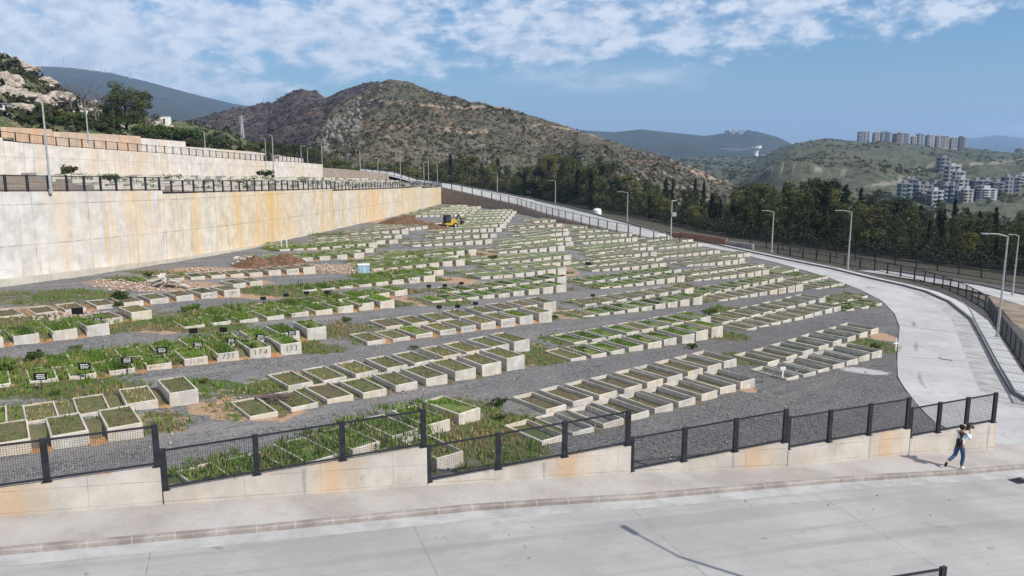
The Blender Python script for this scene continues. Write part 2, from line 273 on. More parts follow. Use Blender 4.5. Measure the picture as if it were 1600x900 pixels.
    M_['pine'] = leafmat('dark_foliage', (.036, .050, .016), (.066, .079, .028), (.105, .115, .042)); M_['olive'] = leafmat('olive_foliage', (.055, .062, .022), (.095, .098, .035), (.14, .135, .05)); M_['cypress'] = leafmat('cypress_foliage', (.012, .019, .009), (.024, .031, .014), (.04, .046, .02)); M_['bright'] = leafmat('bright_foliage', (.05, .09, .017), (.08, .125, .028))
    M_['shady'] = plain('shady_brush', (.062, .047, .043), .95, 0, 1, .4); M_['bark'] = plain('bark', (.085, .065, .05), .95, 0, 5, .4); M_['twig'] = plain('bare_twigs', (.14, .105, .095), .95, 0, 3, .3)  # first one: brush of the rear hill, shade put into its brown
    M_['metal'] = plain('dark_painted_metal', (.022, .023, .029), .45, .0, 4, .3); M_['wire'] = plain('dark_mesh_wire', (.035, .036, .042), .5, .0, 4, .2); M_['galv'] = plain('galvanised_steel', (.42, .42, .41), .45, .35, 3, .15); M_['lampglass'] = plain('lamp_lens', (.55, .55, .52), .3)
    M_['sign'] = plain('black_plaque', (.012, .012, .013), .5); M_['white'] = plain('white_paint', (.72, .71, .69), .6, 0, 5, .08); M_['ink'] = plain('dark_spray_paint', (.035, .028, .028), .7); M_['redink'] = plain('red_brown_paint', (.25, .10, .06), .7); M_['blue'] = plain('pale_blue_paint', (.26, .40, .50), .5)
    def hill(name, a, b, c, rock, path, s=1., rk=(.62, .72), soil=(.20, .115, .075), sl=(.55, .66)):
        t = NT(name); p = t.pos(); L = t.noise(p, .006*s, 5, .6); md = t.noise(p, .03*s, 6, .68); f = t.noise(p, .17*s, 6, .75)
        col = t.mix(t.sm(L, .36, .62), a, b); col = t.mix(t.m('MULTIPLY', t.sm(md, sl[0], sl[1]), .75), col, soil); col = t.mix(t.sm(f, .46, .62), col, c)
        col = t.mix(t.m('MULTIPLY', t.sm(t.noise(p, .33*s, 4, .7), rk[0], rk[1]), .9), col, rock)
        if path: col = t.mix(t.m('MULTIPLY', t.attr('path'), .9), col, path)
        t.bump(f, .7, 2.5/s); return t.done(col, .95)
    M_['hill'] = hill('scrub_hill', (.125, .106, .076), (.082, .078, .050), (.036, .036, .025), (.20, .185, .165), (.36, .26, .19), 1., (.60, .72), (.19, .12, .08))
    M_['hill_b'] = hill('shady_hill', (.085, .062, .055), (.06, .05, .042), (.03, .027, .025), (.15, .13, .12), (.2, .15, .12), 1., (.66, .76))  # brown-purple scrub hill, darkened to hold the slope's shade in its colour
    M_['hill_near'] = hill('rocky_slope', (.10, .105, .05), (.075, .10, .03), (.035, .045, .018), (.36, .31, .26), None, 3.5, (.56, .66), (.19, .14, .10))
    M_['hill_g'] = hill('green_hill', (.070, .080, .043), (.092, .092, .056), (.034, .042, .025), (.17, .155, .13), (.27, .24, .20), .75, (.64, .76), (.12, .10, .07))
    M_['hill_f'] = hill('wooded_mountain', (.026, .033, .022), (.038, .044, .028), (.014, .019, .013), (.1, .095, .085), None, .4, (.72, .84), (.05, .055, .032)); M_['rock'] = plain('pale_rock', (.33, .28, .235), .95, 0, .7, .4); M_['grey_rock'] = plain('grey_rock', (.15, .138, .122), .95, 0, .7, .4); M_['scrub'] = leafmat('hill_scrub', (.035, .04, .017), (.065, .066, .03), (.1, .092, .045)); M_['scrub_p'] = leafmat('dry_scrub', (.095, .075, .055), (.13, .105, .07))
mats()
# ---------------------------------------------------------------- grave rows read off the photograph (front-left corners of the first and last grave, count, heights)
ROWS = [
(-45,672,268,634,5,0.06,0.6,0.04,'m', 'back row of the block behind the leftmost fence panels'),
(-12,714,169,689,3,0.45,0.5,0.04,'m', 'front row of the block behind the leftmost fence panels'),
(320,782,718,663,7,0.15,0.5,0.06,'g', 'back row of the leafy block behind the second fence section'),
(620,757,681,737,2,0.3,0.5,0.14,'g', 'front row of the leafy block behind the second fence section'),
(390,655,793,579,9,0.12,0.7,0.07,'m', 'front row of the centre block beyond the second fence section'),
(452,609,803,551,9,0.18,0.68,0.07,'m', 'back row of the centre block beyond the second fence section'),
(847,695,1157,608,9,.12,.4,.24,'b', 'front row of the block behind the third and fourth fence sections'),
(852,646,1131,575,9,0.2,0.42,0.16,'b', 'back row of the block behind the third and fourth fence sections'),
(1230,595,1361,560,7,0.1,0.42,0.2,'d', 'front row of the rightmost block by the road bend'),
(1201,571,1361,522,8,0.2,0.35,0.18,'d', 'back row of the rightmost block by the road bend'),
(-28,607,438,555,9,0.06,0.6,0.03,'o', 'front row of the numbered left block'),
(73,577,481,532,9,0.05,0.75,0.03,'o', 'back row of the numbered left block'),
(-38,546,136,526,4,0.45,0.62,0.03,'o', 'front row of the far left block of pale boxes'),
(108,512,205,501,3,0.2,0.5,0.03,'m', 'back row of the far left block of pale boxes'),
(574,538,841,504,9,0.14,0.72,0.05,'m', 'front row of the painted centre block'),
(604,514,849,488,8,0.15,0.75,0.05,'m', 'back row of the painted centre block'),
(892,564,1112,528,9,0.12,0.72,0.07,'g', 'front row of the green block right of the centre'),
(895,538,1095,507,9,0.12,0.5,0.07,'g', 'back row of the green block right of the centre'),
(912,496,1082,476,9,0.1,0.62,0.05,'g', 'front row of the block with cream fronts right of the centre'),
(915,478,1070,459,8,0.1,0.45,0.05,'m', 'back row of the block with cream fronts right of the centre'),
(1167,516,1303,487,9,0.08,0.4,0.1,'m', 'front row of the long right block before the road'),
(1130,505,1279,474,9,0.1,0.45,0.1,'m', 'back row of the long right block before the road'),
(1324,486,1368,478,3,0.08,0.15,0.05,'g', 'front row of the small low block beside the road edge'),
(1300,476,1346,466,3,0.08,0.15,0.05,'g', 'back row of the small low block beside the road edge'),
(287,513,594,482,9,0.1,0.55,0.03,'o', 'front row of the overgrown block left of centre'),
(330,495,617,462,9,0.04,0.4,0.03,'o', 'back row of the overgrown block left of centre'),
(2,497,350,464,9,0.1,0.5,0.05,'b', 'front row of the rubble strewn left block'),
(365,450,390,447,2,0.35,0.4,0.04,'b', 'back row of the rubble strewn left block'),
(230,440,475,428,9,0.12,0.6,0.04,'b', 'front row of the block by the dirt mounds'),
(473,455,663,441,8,0.06,0.6,0.04,'o', 'front row of the block behind the small black plaques'),
(580,436,678,430,6,0.06,0.5,0.04,'o', 'back row of the block behind the small black plaques'),
(675,473,869,456.5,9,0.1,0.62,0.04,'g', 'front row of the dense green centre block'),
(700,458,871,443,9,0.1,0.62,0.04,'g', 'back row of the dense green centre block'),
(1123,470,1244,455,9,0.1,0.7,0.06,'m', 'front row of the white numbered block near the road'),
(1100,461,1215,440,9,0.1,0.4,0.06,'g', 'back row of the white numbered block near the road'),
(1275,452,1310,447,4,0.1,0.25,0.05,'m', 'front row of the low block touching the road edge'),
(1240,445,1285,436,5,0.1,0.2,0.05,'m', 'back row of the low block touching the road edge'),
(939,451,1058,441,8,0.1,0.65,0.04,'g', 'front row of the block under the brown weeds, right of centre'),
(912,443,1053,427,9,0.1,0.4,0.04,'g', 'back row of the block under the brown weeds, right of centre'),
(1085,439,1192,430,9,0.1,0.6,0.05,'m', 'front row of the dark bedded block left of the road'),
(1080,430,1185,418,9,0.1,0.3,0.05,'m', 'back row of the dark bedded block left of the road'),
(412,411,553,404,6,0.2,0.6,0.04,'o', 'row'),
(550,396,570,395,2,0.3,0.5,0.04,'o', 'row'),
(438,392,577,387,8,0.12,0.6,0.04,'o', 'row'),
(510,384,608,380.5,6,0.2,0.5,0.04,'m', 'row'),
(514,377,616,373.5,7,0.15,0.55,0.04,'m', 'row'),
(548,367,628,366,6,0.2,0.7,0.04,'m', 'row'),
(582,423,712,415,7,0.15,0.65,0.04,'o', 'row'),
(606,411,700,405,5,0.05,0.3,0.04,'o', 'row'),
(618,402,732,399,7,0.1,0.7,0.04,'o', 'row'),
(645,385,758,381,8,0.15,0.6,0.04,'m', 'row'),
(681,373,766,371,7,0.2,0.6,0.04,'m', 'row'),
(686,364,775,362,8,0.2,0.7,0.04,'g', 'row'),
(696,358,781,356,7,0.2,0.7,0.04,'g', 'row'),
(762,414,881,406,8,0.15,0.6,0.04,'g', 'row'),
(752,436,871,429,8,0.2,0.7,0.04,'g', 'row'),
(775,421,880,415,7,0.1,0.5,0.04,'g', 'row'),
(780,396,872,392,7,0.2,0.7,0.04,'m', 'row'),
(800,388,884,384,6,0.2,0.5,0.04,'g', 'row'),
(806,382,883,377,7,0.2,0.6,0.04,'g', 'row'),
(822,372,880,368,6,0.2,0.6,0.04,'m', 'row'),
(814,364,880,362,7,0.2,0.5,0.04,'m', 'row'),
(812,357,870,354,5,0.2,0.5,0.04,'m', 'row'),
(835,348,872,346,4,0.3,0.5,0.04,'g', 'row'),
(925,424,1031,419,8,0.15,0.6,0.04,'m', 'row'),
(920,417,1025,408,8,0.1,0.4,0.04,'m', 'row'),
(938,404,1016,401,7,0.2,0.6,0.04,'m', 'row'),
(935,397,1012,391,7,0.2,0.5,0.04,'m', 'row'),
(919,393,1001,388,8,0.2,0.7,0.04,'g', 'row'),
(911,381,988,377,8,0.2,0.6,0.04,'m', 'row'),
(905,371,982,369,7,0.2,0.5,0.04,'m', 'row'),
(905,363,965,362,6,0.2,0.5,0.04,'m', 'row'),
(895,356,935,356,5,0.2,0.5,0.04,'m', 'row'),
(1036,402,1116,398,8,0.15,0.65,0.04,'m', 'row'),
(1073,416,1155,413,8,0.15,0.75,0.04,'m', 'row'),
(1090,405,1163,401,7,0.1,0.5,0.04,'m', 'row'),
(1012,378,1042,375,4,0.2,0.4,0.04,'m', 'row'),
(1030,389,1090,385,7,0.15,0.5,0.04,'m', 'row'),
(1025,381,1075,378,6,0.1,0.4,0.04,'m', 'row'),
(1221,427,1240,424,3,0.1,0.3,0.04,'g', 'row'),
(704,323,748,322,6,0.3,0.5,0.04,'g', 'row'),
(690,327,744,326,7,0.3,0.5,0.04,'g', 'row'),
(672,331,738,330,8,0.3,0.5,0.04,'g', 'row'),
(660,335,733,334,9,0.3,0.5,0.04,'g', 'row'),
(650,339,728,338,9,0.3,0.5,0.04,'g', 'row'),
(738,331,803,331,8,0.3,0.6,0.04,'g', 'row'),
(735,335,800,334,8,0.3,0.6,0.04,'g', 'row'),
(733,339,797,338,8,0.3,0.6,0.04,'g', 'row'),
(730,343,793,342,8,0.3,0.6,0.04,'g', 'row'),
(727,348,790,347,8,0.3,0.6,0.04,'g', 'row'),
(724,352,786,351,8,0.3,0.6,0.04,'g', 'row'),
(600,358,690,353,9,0.2,0.6,0.04,'m', 'row'),
(585,363,660,359,8,0.2,0.6,0.04,'m', 'row'),
]
GR = []          # every grave: (x, y, z, angle, width, length, height, bed depth, style, row, index in row)
ROWG = []
for ri, (x0, y0, x1, y1, n, h0, h1, dep, sty, nm) in enumerate(ROWS):
    A = ground(x0, y0); B = ground(x1, y1); d = (B-A).xy; L = d.length; ang = math.atan2(d.y, d.x); pit = L/max(1, n-1)
    oa = min(max(ang-R(7), R(34)), R(44)); w = min(max(.67*pit, 1.04), 1.18 if A.y < 75 else 1.5); ln = 2.38 if A.y < 120 else 2.5
    ROWG.append((A.xy, B.xy, ang, oa, pit, w, ln))
    for i in range(n):
        q = i/max(1, n-1); P = A.xy.lerp(B.xy, q); h = h0+(h1-h0)*q**(3. if ri == 0 else 1.5)+random.uniform(-.03, .03)
        P = P+Vector((random.uniform(-.05, .05), random.uniform(-.06, .06)))
        GR.append((P.x, P.y, gzf(P.x, P.y), oa+R(random.uniform(-1.5, 1.5)), w*random.uniform(.97, 1.03), ln*random.uniform(.97, 1.02), max(.06, h*.9), dep, sty, ri, i))
near_ = [(q[0], q[1]) for q in GR]
for q in list(GR):
    ri = q[9]
    if ROWS[ri][9] != 'row' or q[1] > 185: continue
    X = q[0]-math.sin(q[3])*(q[5]+.35); Y = q[1]+math.cos(q[3])*(q[5]+.35)
    if all((X-a)**2+(Y-b_)**2 > 2.2 for a, b_ in near_) and Y < 118-.62*X+60: GR.append((X, Y, gzf(X, Y), q[3], q[4], q[5], max(.1, q[6]*.6), q[7], q[8], ri+1000, q[10])); near_.append((X, Y))
# ---------------------------------------------------------------- ground sheet
def axis(*segs):
    o = []
    for a, b, st in segs: o += list(np.arange(a, b, st))
    return np.array(o+[segs[-1][1]])
def masks(X, Y):
    veg = np.zeros_like(X); soil = np.zeros_like(X); pale = np.zeros_like(X)
    for (A, B, ang, oa, pit, w, ln), r in zip(ROWG, ROWS):
        ux, uy = math.cos(ang), math.sin(ang); L = (B-A).length+w
        u = (X-A.x)*ux+(Y-A.y)*uy; v = -(X-A.x)*uy+(Y-A.y)*ux
        def sm(a, lo, hi): k = np.clip((a-lo)/(hi-lo), 0, 1); return k*k*(3-2*k)
        inn = sm(u, -1.9, -.2)*sm(-u, -(L+3.2), -(L+1.2))*sm(v, -.5, .35)*sm(-v, -3.3, -2.3)
        sty = r[8]; gv = {'g': .72, 'm': .58, 'b': .35, 'o': 1., 'd': .4}[sty]
        veg = np.maximum(veg, inn*gv); soil = np.maximum(soil, inn*(.75 if sty in 'ob' else .55 if sty == 'm' else .42)*(1 if A.x+(A.y-40)*.28 < -9 else .45))
    for px, py, rx, ry, k, amt in PATCH:
        c = ground(px, py); e = np.clip(1-np.sqrt(((X-c.x)/rx)**2+((Y-c.y)/ry)**2), 0, 1); e = np.clip(e*2.2, 0, 1)*amt
        if k == 'v': veg = np.maximum(veg, e)
        elif k == 's': soil = np.maximum(soil, e)
        else: pale = np.maximum(pale, e)
    return veg, soil, pale
PATCH = [(420, 610, 2.6, 1.4, 'v', .75), (385, 640, 3.0, 1.8, 's', 1.), (330, 600, 2.5, 1.2, 'v', .7), (545, 512, 2.5, 2.5, 'v', .7), (540, 520, 1.8, 1.6, 's', .6), (500, 545, 2., 1.5, 'v', .9),
 (770, 690, 3, 3, 'v', .8), (800, 665, 2.5, 2.5, 'v', .8), (740, 720, 2.5, 1.5, 'v', .6), (840, 555, 2.4, 3., 'v', .85), (820, 545, 1.6, 1.5, 's', .5), (1370, 540, 2.2, 3.2, 'v', .8), (1375, 525, 1.8, 2.5, 's', .9), (1345, 578, 1.6, 1, 'p', 1.), (1362, 580, 1.4, .8, 'p', 1.),
 (880, 490, 2., 3., 's', .8), (905, 490, 2., 2.5, 'v', .8), (650, 470, 3., 3., 's', .7), (690, 470, 3, 3, 'v', .8), (290, 505, 5, 3, 'v', .95), (240, 512, 4, 2, 's', .7), (130, 497, 4, 2.5, 's', 1.), (60, 490, 5, 3, 's', .9), (20, 500, 4, 3, 'v', .8), (60, 465, 6, 4, 'v', .6),
 (440, 455, 6, 3, 'v', .9), (400, 458, 4, 3, 's', .9), (250, 445, 7, 4, 's', .9), (300, 447, 6, 3, 's', .8), (350, 425, 6, 4, 's', .8), (540, 420, 8, 4, 's', 1.), (600, 412, 6, 4, 'v', .7), (700, 437, 4, 3, 's', .8), (740, 395, 4, 4, 's', .9), (890, 415, 3, 5, 's', .7), (880, 425, 2.5, 4, 's', .7), (1040, 425, 4, 4, 'v', .8), (1060, 432, 3, 4, 's', .5), (1075, 450, 2.5, 4, 'v', .8),
 (1140, 485, 2., 3., 'v', .9), (1140, 525, 2., 2., 'v', .9), (1160, 560, 2., 2., 'v', .9), (1160, 605, 1.2, 1.2, 's', .7), (640, 348, 12, 8, 's', 1.), (700, 350, 9, 6, 's', .9), (560, 370, 10, 6, 'v', .7), (470, 385, 8, 4, 'v', .8), (430, 378, 8, 4, 'v', .5), (120, 460, 4, 3, 'v', .8), (225, 437, 4, 2, 'v', .8), (270, 428, 5, 2, 'v', .8), (800, 352, 14, 10, 's', .5), (880, 352, 10, 8, 's', .8), (60, 600, 6, 2.5, 'v', 1.), (30, 580, 6, 3, 'v', 1.), (1240, 428, 4, 3, 'v', .9), (1290, 445, 4, 3, 'v', .6)]
xs = axis((-12000, -2000, 2000), (-2000, -300, 150), (-300, -60, 16), (-60, -40, 2), (-40, 44, .42), (44, 70, 1.5), (70, 300, 10), (300, 2400, 150), (2400, 12000, 2000))
ys = axis((-3000, -300, 300), (-300, 0, 30), (0, 18, 2), (18, 90, .42), (90, 210, 1.2), (210, 440, 8), (440, 2400, 120), (2400, 14000, 2000))
XX, YY = np.meshgrid(xs, ys, indexing='ij'); ZZ = gz(XX, YY)
fld = (YY > 24.5+.33*XX) & (XX < 14+.35*YY) & (XX > -40) & (XX < 44) & (YY > 18) & (YY < 130)
ii = np.argwhere(fld)
for i, j in ii[::1]:
    x, y = xs[i], ys[j]
    ZZ[i, j] += .055*noise.noise((x*.35, y*.35, 0))+.03*noise.noise((x*1.3, y*1.3, 5))
ZZ -= np.where(XX > 44, np.clip((XX-44)/60, 0, 1)*1.0, 0)
ZZ -= 24*np.clip((np.hypot(XX, YY)-240)/150, 0, 1)*np.clip((XX-20)/60, 0, 1)
far = np.clip((np.hypot(XX, YY)-430)/900, 0, 1); ZZ = ZZ*(1-far)+(-42)*far
# the field lies 3 cm under the road and lane sheets
ZZ -= .03
veg_out = ((XX > 60) | (YY > 240) | (XX < -60)).ravel()
ZZ -= np.where((YY < 24.2+.33*XX) | (XX > 24)&(YY < 44), .14, 0)
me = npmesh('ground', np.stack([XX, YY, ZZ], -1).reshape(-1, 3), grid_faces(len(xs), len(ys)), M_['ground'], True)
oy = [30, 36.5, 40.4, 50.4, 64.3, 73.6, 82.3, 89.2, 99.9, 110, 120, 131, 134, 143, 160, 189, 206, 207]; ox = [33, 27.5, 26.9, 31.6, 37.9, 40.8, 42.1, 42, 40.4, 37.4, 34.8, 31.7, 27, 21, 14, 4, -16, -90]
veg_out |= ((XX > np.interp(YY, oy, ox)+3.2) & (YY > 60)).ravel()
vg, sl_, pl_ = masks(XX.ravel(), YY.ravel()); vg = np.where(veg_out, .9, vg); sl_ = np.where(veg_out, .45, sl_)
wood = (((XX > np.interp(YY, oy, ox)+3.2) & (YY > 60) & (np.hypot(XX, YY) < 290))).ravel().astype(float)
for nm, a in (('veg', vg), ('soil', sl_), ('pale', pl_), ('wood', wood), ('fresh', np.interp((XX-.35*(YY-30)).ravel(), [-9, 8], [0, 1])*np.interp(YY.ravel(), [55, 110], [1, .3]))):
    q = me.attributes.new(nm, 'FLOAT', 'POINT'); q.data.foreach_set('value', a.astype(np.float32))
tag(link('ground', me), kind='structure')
# ---------------------------------------------------------------- road, pavement and kerb in front of the boundary wall
KERB = [ground(x, y).xy for x, y in ((0, 868), (200, 850), (400, 832), (570, 815), (740, 798), (870, 789), (1000, 781), (1150, 768), (1300, 755), (1400, 748), (1500, 742), (1600, 733))]
d0 = (KERB[0]-KERB[2]).normalized(); d1 = (KERB[-1]-KERB[-3]).normalized(); KERB = [KERB[0]+d0*30, KERB[0]+d0*12]+KERB+[KERB[-1]+d1*4, KERB[-1]+d1*8+Vector((.5, -.6)), KERB[-1]+d1*30+Vector((4, -6))]
RA = math.atan2((KERB[9]-KERB[2]).y, (KERB[9]-KERB[2]).x); RO = KERB[2]
def nrm(pts, i):
    a = pts[max(0, i-1)]; b = pts[min(len(pts)-1, i+1)]; d = (b-a).normalized(); return Vector((-d.y, d.x))
def strip(name, pts, o0, o1, z0, z1, m, zf=gzf, uv=True, sub=2.0, kind='structure', cols=None):
    """a sheet following a plan polyline between two sideways offsets"""
    P = []; N = []
    for i in range(len(pts)):
        P.append(pts[i]); N.append(nrm(pts, i))
    Q = []
    for i in range(len(P)-1):
        k = max(1, int((P[i+1]-P[i]).length/sub))
        for j in range(k): Q.append((P[i].lerp(P[i+1], j/k), N[i].lerp(N[i+1], j/k)))
    Q.append((P[-1], N[-1])); b = MB(); s = 0
    for (p, n), (q, m2) in zip(Q, Q[1:]):
        a0, a1, b0, b1 = p+n*o0, p+n*o1, q+m2*o0, q+m2*o1; e = s+(q-p).length
        b.face([(*a0, zf(*a0)+z0), (*b0, zf(*b0)+z0), (*b1, zf(*b1)+z1), (*a1, zf(*a1)+z1)], 0, [(s, 0), (e, 0), (e, abs(o1-o0)), (s, abs(o1-o0))]); s = e
    o = b.build(name, m, uv=True, merge=True); return tag(o, kind=kind)
# road: one sheet with local x along the road
b = MB(); cr, sr = math.cos(RA), math.sin(RA); Z0 = gzf(*RO)
nu, nv = 46, 10
for i in range(nu):
    for j in range(nv):
        q = []
        for a, c in ((i, j), (i+1, j), (i+1, j+1), (i, j+1)):
            x = -34+a*2.2; y = -16+c*1.62; wx = RO.x+x*cr-y*sr; wy = RO.y+x*sr+y*cr; q.append((x, y, gzf(wx, wy)-Z0+.0))
        b.face(q)
ro = b.build('road', M_['road'], merge=True); ro.location = (RO.x, RO.y, Z0); ro.rotation_euler = (0, 0, RA); tag(ro, kind='structure')
def kerb_solid(name, pts, w, h, m, off=0., zf=gzf):
    b = MB(); Q = []
    for i in range(len(pts)-1):
        k = max(1, int((pts[i+1]-pts[i]).length/2)); n0, n1 = nrm(pts, i), nrm(pts, i+1)
        for j in range(k): t = j/k; Q.append((pts[i].lerp(pts[i+1], t), n0.lerp(n1, t)))
    Q.append((pts[-1], nrm(pts, len(pts)-1))); s = 0
    for (p, n), (q, m2) in zip(Q, Q[1:]):
        p = p+n*off; q = q+m2*off
        e = s+(q-p).length; A = [(*p, zf(*p)-.1), (*p, zf(*p)+h-.03), (*(p+n*.03), zf(*p)+h), (*(p+n*w), zf(*(p+n*w))+h), (*(p+n*w), zf(*(p+n*w))-.1)]; B_ = [(*q, zf(*q)-.1), (*q, zf(*q)+h-.03), (*(q+m2*.03), zf(*q)+h), (*(q+m2*w), zf(*(q+m2*w))+h), (*(q+m2*w), zf(*(q+m2*w))-.1)]
        for k in range(4): b.face([A[k], B_[k], B_[k+1], A[k+1]], 0, [(s, k*.1), (e, k*.1), (e, k*.1+.1), (s, k*.1+.1)])
        s = e
    return tag(b.build(name, m, uv=True), kind='structure')
kerb_solid('kerb', KERB, .2, .14, M_['kerb'])
WB = [ground(x, y).xy for x, y in ((0, 815), (255, 795), (450, 781), (668, 765), (985, 745), (1229, 735), (1420, 715), (1553, 707))]
WB = [WB[0]+(WB[0]-WB[1]).normalized()*12]+WB
b = MB()                                             # pavement between kerb and wall
KP = [p+nrm(KERB, i)*.203 for i, p in enumerate(KERB)]
WE = WB+[WB[-1]+Vector((1.2, 2.2)), WB[-1]+Vector((3.5, 2.6)), WB[-1]+Vector((7., 1.2)), WB[-1]+Vector((12., -2))]
def resamp(pts, n):
    L = [0]
    for a, c in zip(pts, pts[1:]): L.append(L[-1]+(c-a).length)
    o = []
    for k in range(n):
        s = L[-1]*k/(n-1); i = max(0, min(len(L)-2, next((q for q in range(len(L)-1) if L[q+1] >= s), len(L)-2))); o.append(pts[i].lerp(pts[i+1], (s-L[i])/(L[i+1]-L[i])))
    return o
KQ = resamp(KP[1:-1], 60); WQ = []
for p in KQ:                                         # nearest wall point straight across
    best = min((((w0.lerp(w1, t))-p).length, tuple(w0.lerp(w1, t))) for w0, w1 in zip(WE, WE[1:]) for t in np.linspace(0, 1, 12)); WQ.append(Vector(best[1]))
for i in range(len(KQ)-1):
    for j in range(4):
        q = [KQ[i].lerp(WQ[i], j/4), KQ[i+1].lerp(WQ[i+1], j/4), KQ[i+1].lerp(WQ[i+1], (j+1)/4), KQ[i].lerp(WQ[i], (j+1)/4)]
        b.face([(*c, gzf(*c)+.135) for c in q])
tag(b.build('pavement', M_['pavement'], merge=True), kind='structure')
strip('gutter', KERB, -.62, -.02, .004, .004, M_['gutterstrip'])
# ---------------------------------------------------------------- lane that bends round the field
INNER = [(1470, 668), (1440, 640), (1416, 610), (1403, 590), (1402, 560), (1404, 530), (1406, 512), (1398, 490), (1378, 470), (1345, 453), (1290, 432), (1220, 412), (1150, 395), (1100, 385), (1050, 379)]
OUTER = [(1625, 640), (1580, 615), (1555, 572), (1531, 525), (1517, 501), (1482, 473), (1446, 457), (1409, 447), (1360, 436), (1300, 421), (1220, 405), (1160, 392), (1100, 379), (1055, 371)]
IN = [ground(*p).xy for p in INNER]; OU = [ground(*p).xy for p in OUTER]
IN = [Vector((19.9, 30.6)), Vector((19.6, 33.2))]+IN; OU = [Vector((33, 30.)), Vector((27.5, 36.5))]+OU
IQ = resamp(IN, 70); OQ = resamp(OU, 70); b = MB(); stv = []
for i in range(69):
    for j in range(10):
        q = [IQ[i].lerp(OQ[i], j/10), IQ[i].lerp(OQ[i], (j+1)/10), IQ[i+1].lerp(OQ[i+1], (j+1)/10), IQ[i+1].lerp(OQ[i+1], j/10)]
        b.face([(*c, gzf(*c)+.012) for c in q]); stv += [math.exp(-((jj-.17-.02*math.sin(a*.9))/.035)**2)*(1 if 3 < a < 24 else 0) for a, jj in ((i, j/10), (i, (j+1)/10), (i+1, (j+1)/10), (i+1, j/10))]
ln = b.build('lane', M_['lane']); qa = ln.data.attributes.new('stain', 'FLOAT', 'POINT'); qa.data.foreach_set('value', stv); tag(ln, kind='structure')
OUr = OU[1:][::-1]                                    # outer kerb, seen with the lane on its right-hand side
OUf = OU[2:]
strip('gutter', OUf, -.0, 1.5, .016, .016, M_['gutter'])
kerb_solid('kerb', OUf, -.18, .2, M_['dkerb']); strip('footpath', OUf, -.185, -1.25, .16, .16, M_['slabs']); strip('verge', OUf, -1.26, -3.4, .12, .05, M_['verge'])
# second lane and bare earth beyond the bend
L2 = [ground(x, y).xy for x, y in ((1700, 505), (1600, 479), (1540, 460), (1480, 446), (1420, 436), (1340, 423))]
L2 = [L2[0]+(L2[0]-L2[1]).normalized()*25]+L2
strip('lane', L2, -.2, -5.2, .02, .02, M_['lane']); kerb_solid('kerb', [p-nrm(L2, i)*5.2 for i, p in enumerate(L2)], -.3, .22, M_['dkerb']); strip('verge', L2, -5.5, -9, .03, .03, M_['verge'])
DP = [ground(x, y).xy for x, y in ((1700, 640), (1650, 610), (1612, 565), (1575, 520), (1545, 480), (1500, 458))]
strip('bare_earth', DP, -1, -16, .008, -.05, M_['dirt'])
# ---------------------------------------------------------------- walls
def wall(name, pts, thick, m, label, cat='wall', group=None, coping=False):
    """pts: (x, y, zbottom, ztop) along the face that is seen; thickness goes to the left of the direction of travel"""
    b = MB(); s = 0
    for k in range(len(pts)-1):
        a, c = pts[k], pts[k+1]; A = Vector(a[:2]); C = Vector(c[:2]); L = (C-A).length
        if L < .02: continue
        def nn(i):
            i0 = max(0, i-1); i1 = min(len(pts)-1, i+1); d = Vector(pts[i1][:2])-Vector(pts[i0][:2]); d.normalize(); return Vector((-d.y, d.x))*thick
        n0, n1 = nn(k), nn(k+1); e = s+L; mseg = max(1, int(L/6))
        for j in range(mseg):
            t0, t1 = j/mseg, (j+1)/mseg; P = A.lerp(C, t0); Q = A.lerp(C, t1); N0 = n0.lerp(n1, t0); N1 = n0.lerp(n1, t1); zb0, zb1 = a[2]+(c[2]-a[2])*t0, a[2]+(c[2]-a[2])*t1; zt0, zt1 = a[3]+(c[3]-a[3])*t0, a[3]+(c[3]-a[3])*t1; u0, u1 = s+L*t0, s+L*t1
            b.face([(*P, zb0), (*Q, zb1), (*Q, zt1), (*P, zt0)], 0, [(u0, 0), (u1, 0), (u1, zt1-zb1), (u0, zt0-zb0)])
            b.face([(*P, zt0), (*Q, zt1), (*(Q+N1), zt1), (*(P+N0), zt0)], 0, [(u0, 9), (u1, 9), (u1, 9+thick), (u0, 9+thick)])
            b.face([(*(Q+N1), zb1), (*(P+N0), zb0), (*(P+N0), zt0), (*(Q+N1), zt1)], 0, [(u1, 0), (u0, 0), (u0, zt0-zb0), (u1, zt1-zb1)])
            if (k == 0 and j == 0): b.face([(*(P+N0), zb0), (*P, zb0), (*P, zt0), (*(P+N0), zt0)], 0, [(0, 0), (thick, 0), (thick, zt0-zb0), (0, zt0-zb0)])
            if k == len(pts)-2 and j == mseg-1: b.face([(*Q, zb1), (*(Q+N1), zb1), (*(Q+N1), zt1), (*Q, zt1)], 0, [(0, 0), (thick, 0), (thick, zt1-zb1), (0, zt1-zb1)])
        s = e
    o = b.build(name, m, uv=True); return tag(o, label, cat, group)
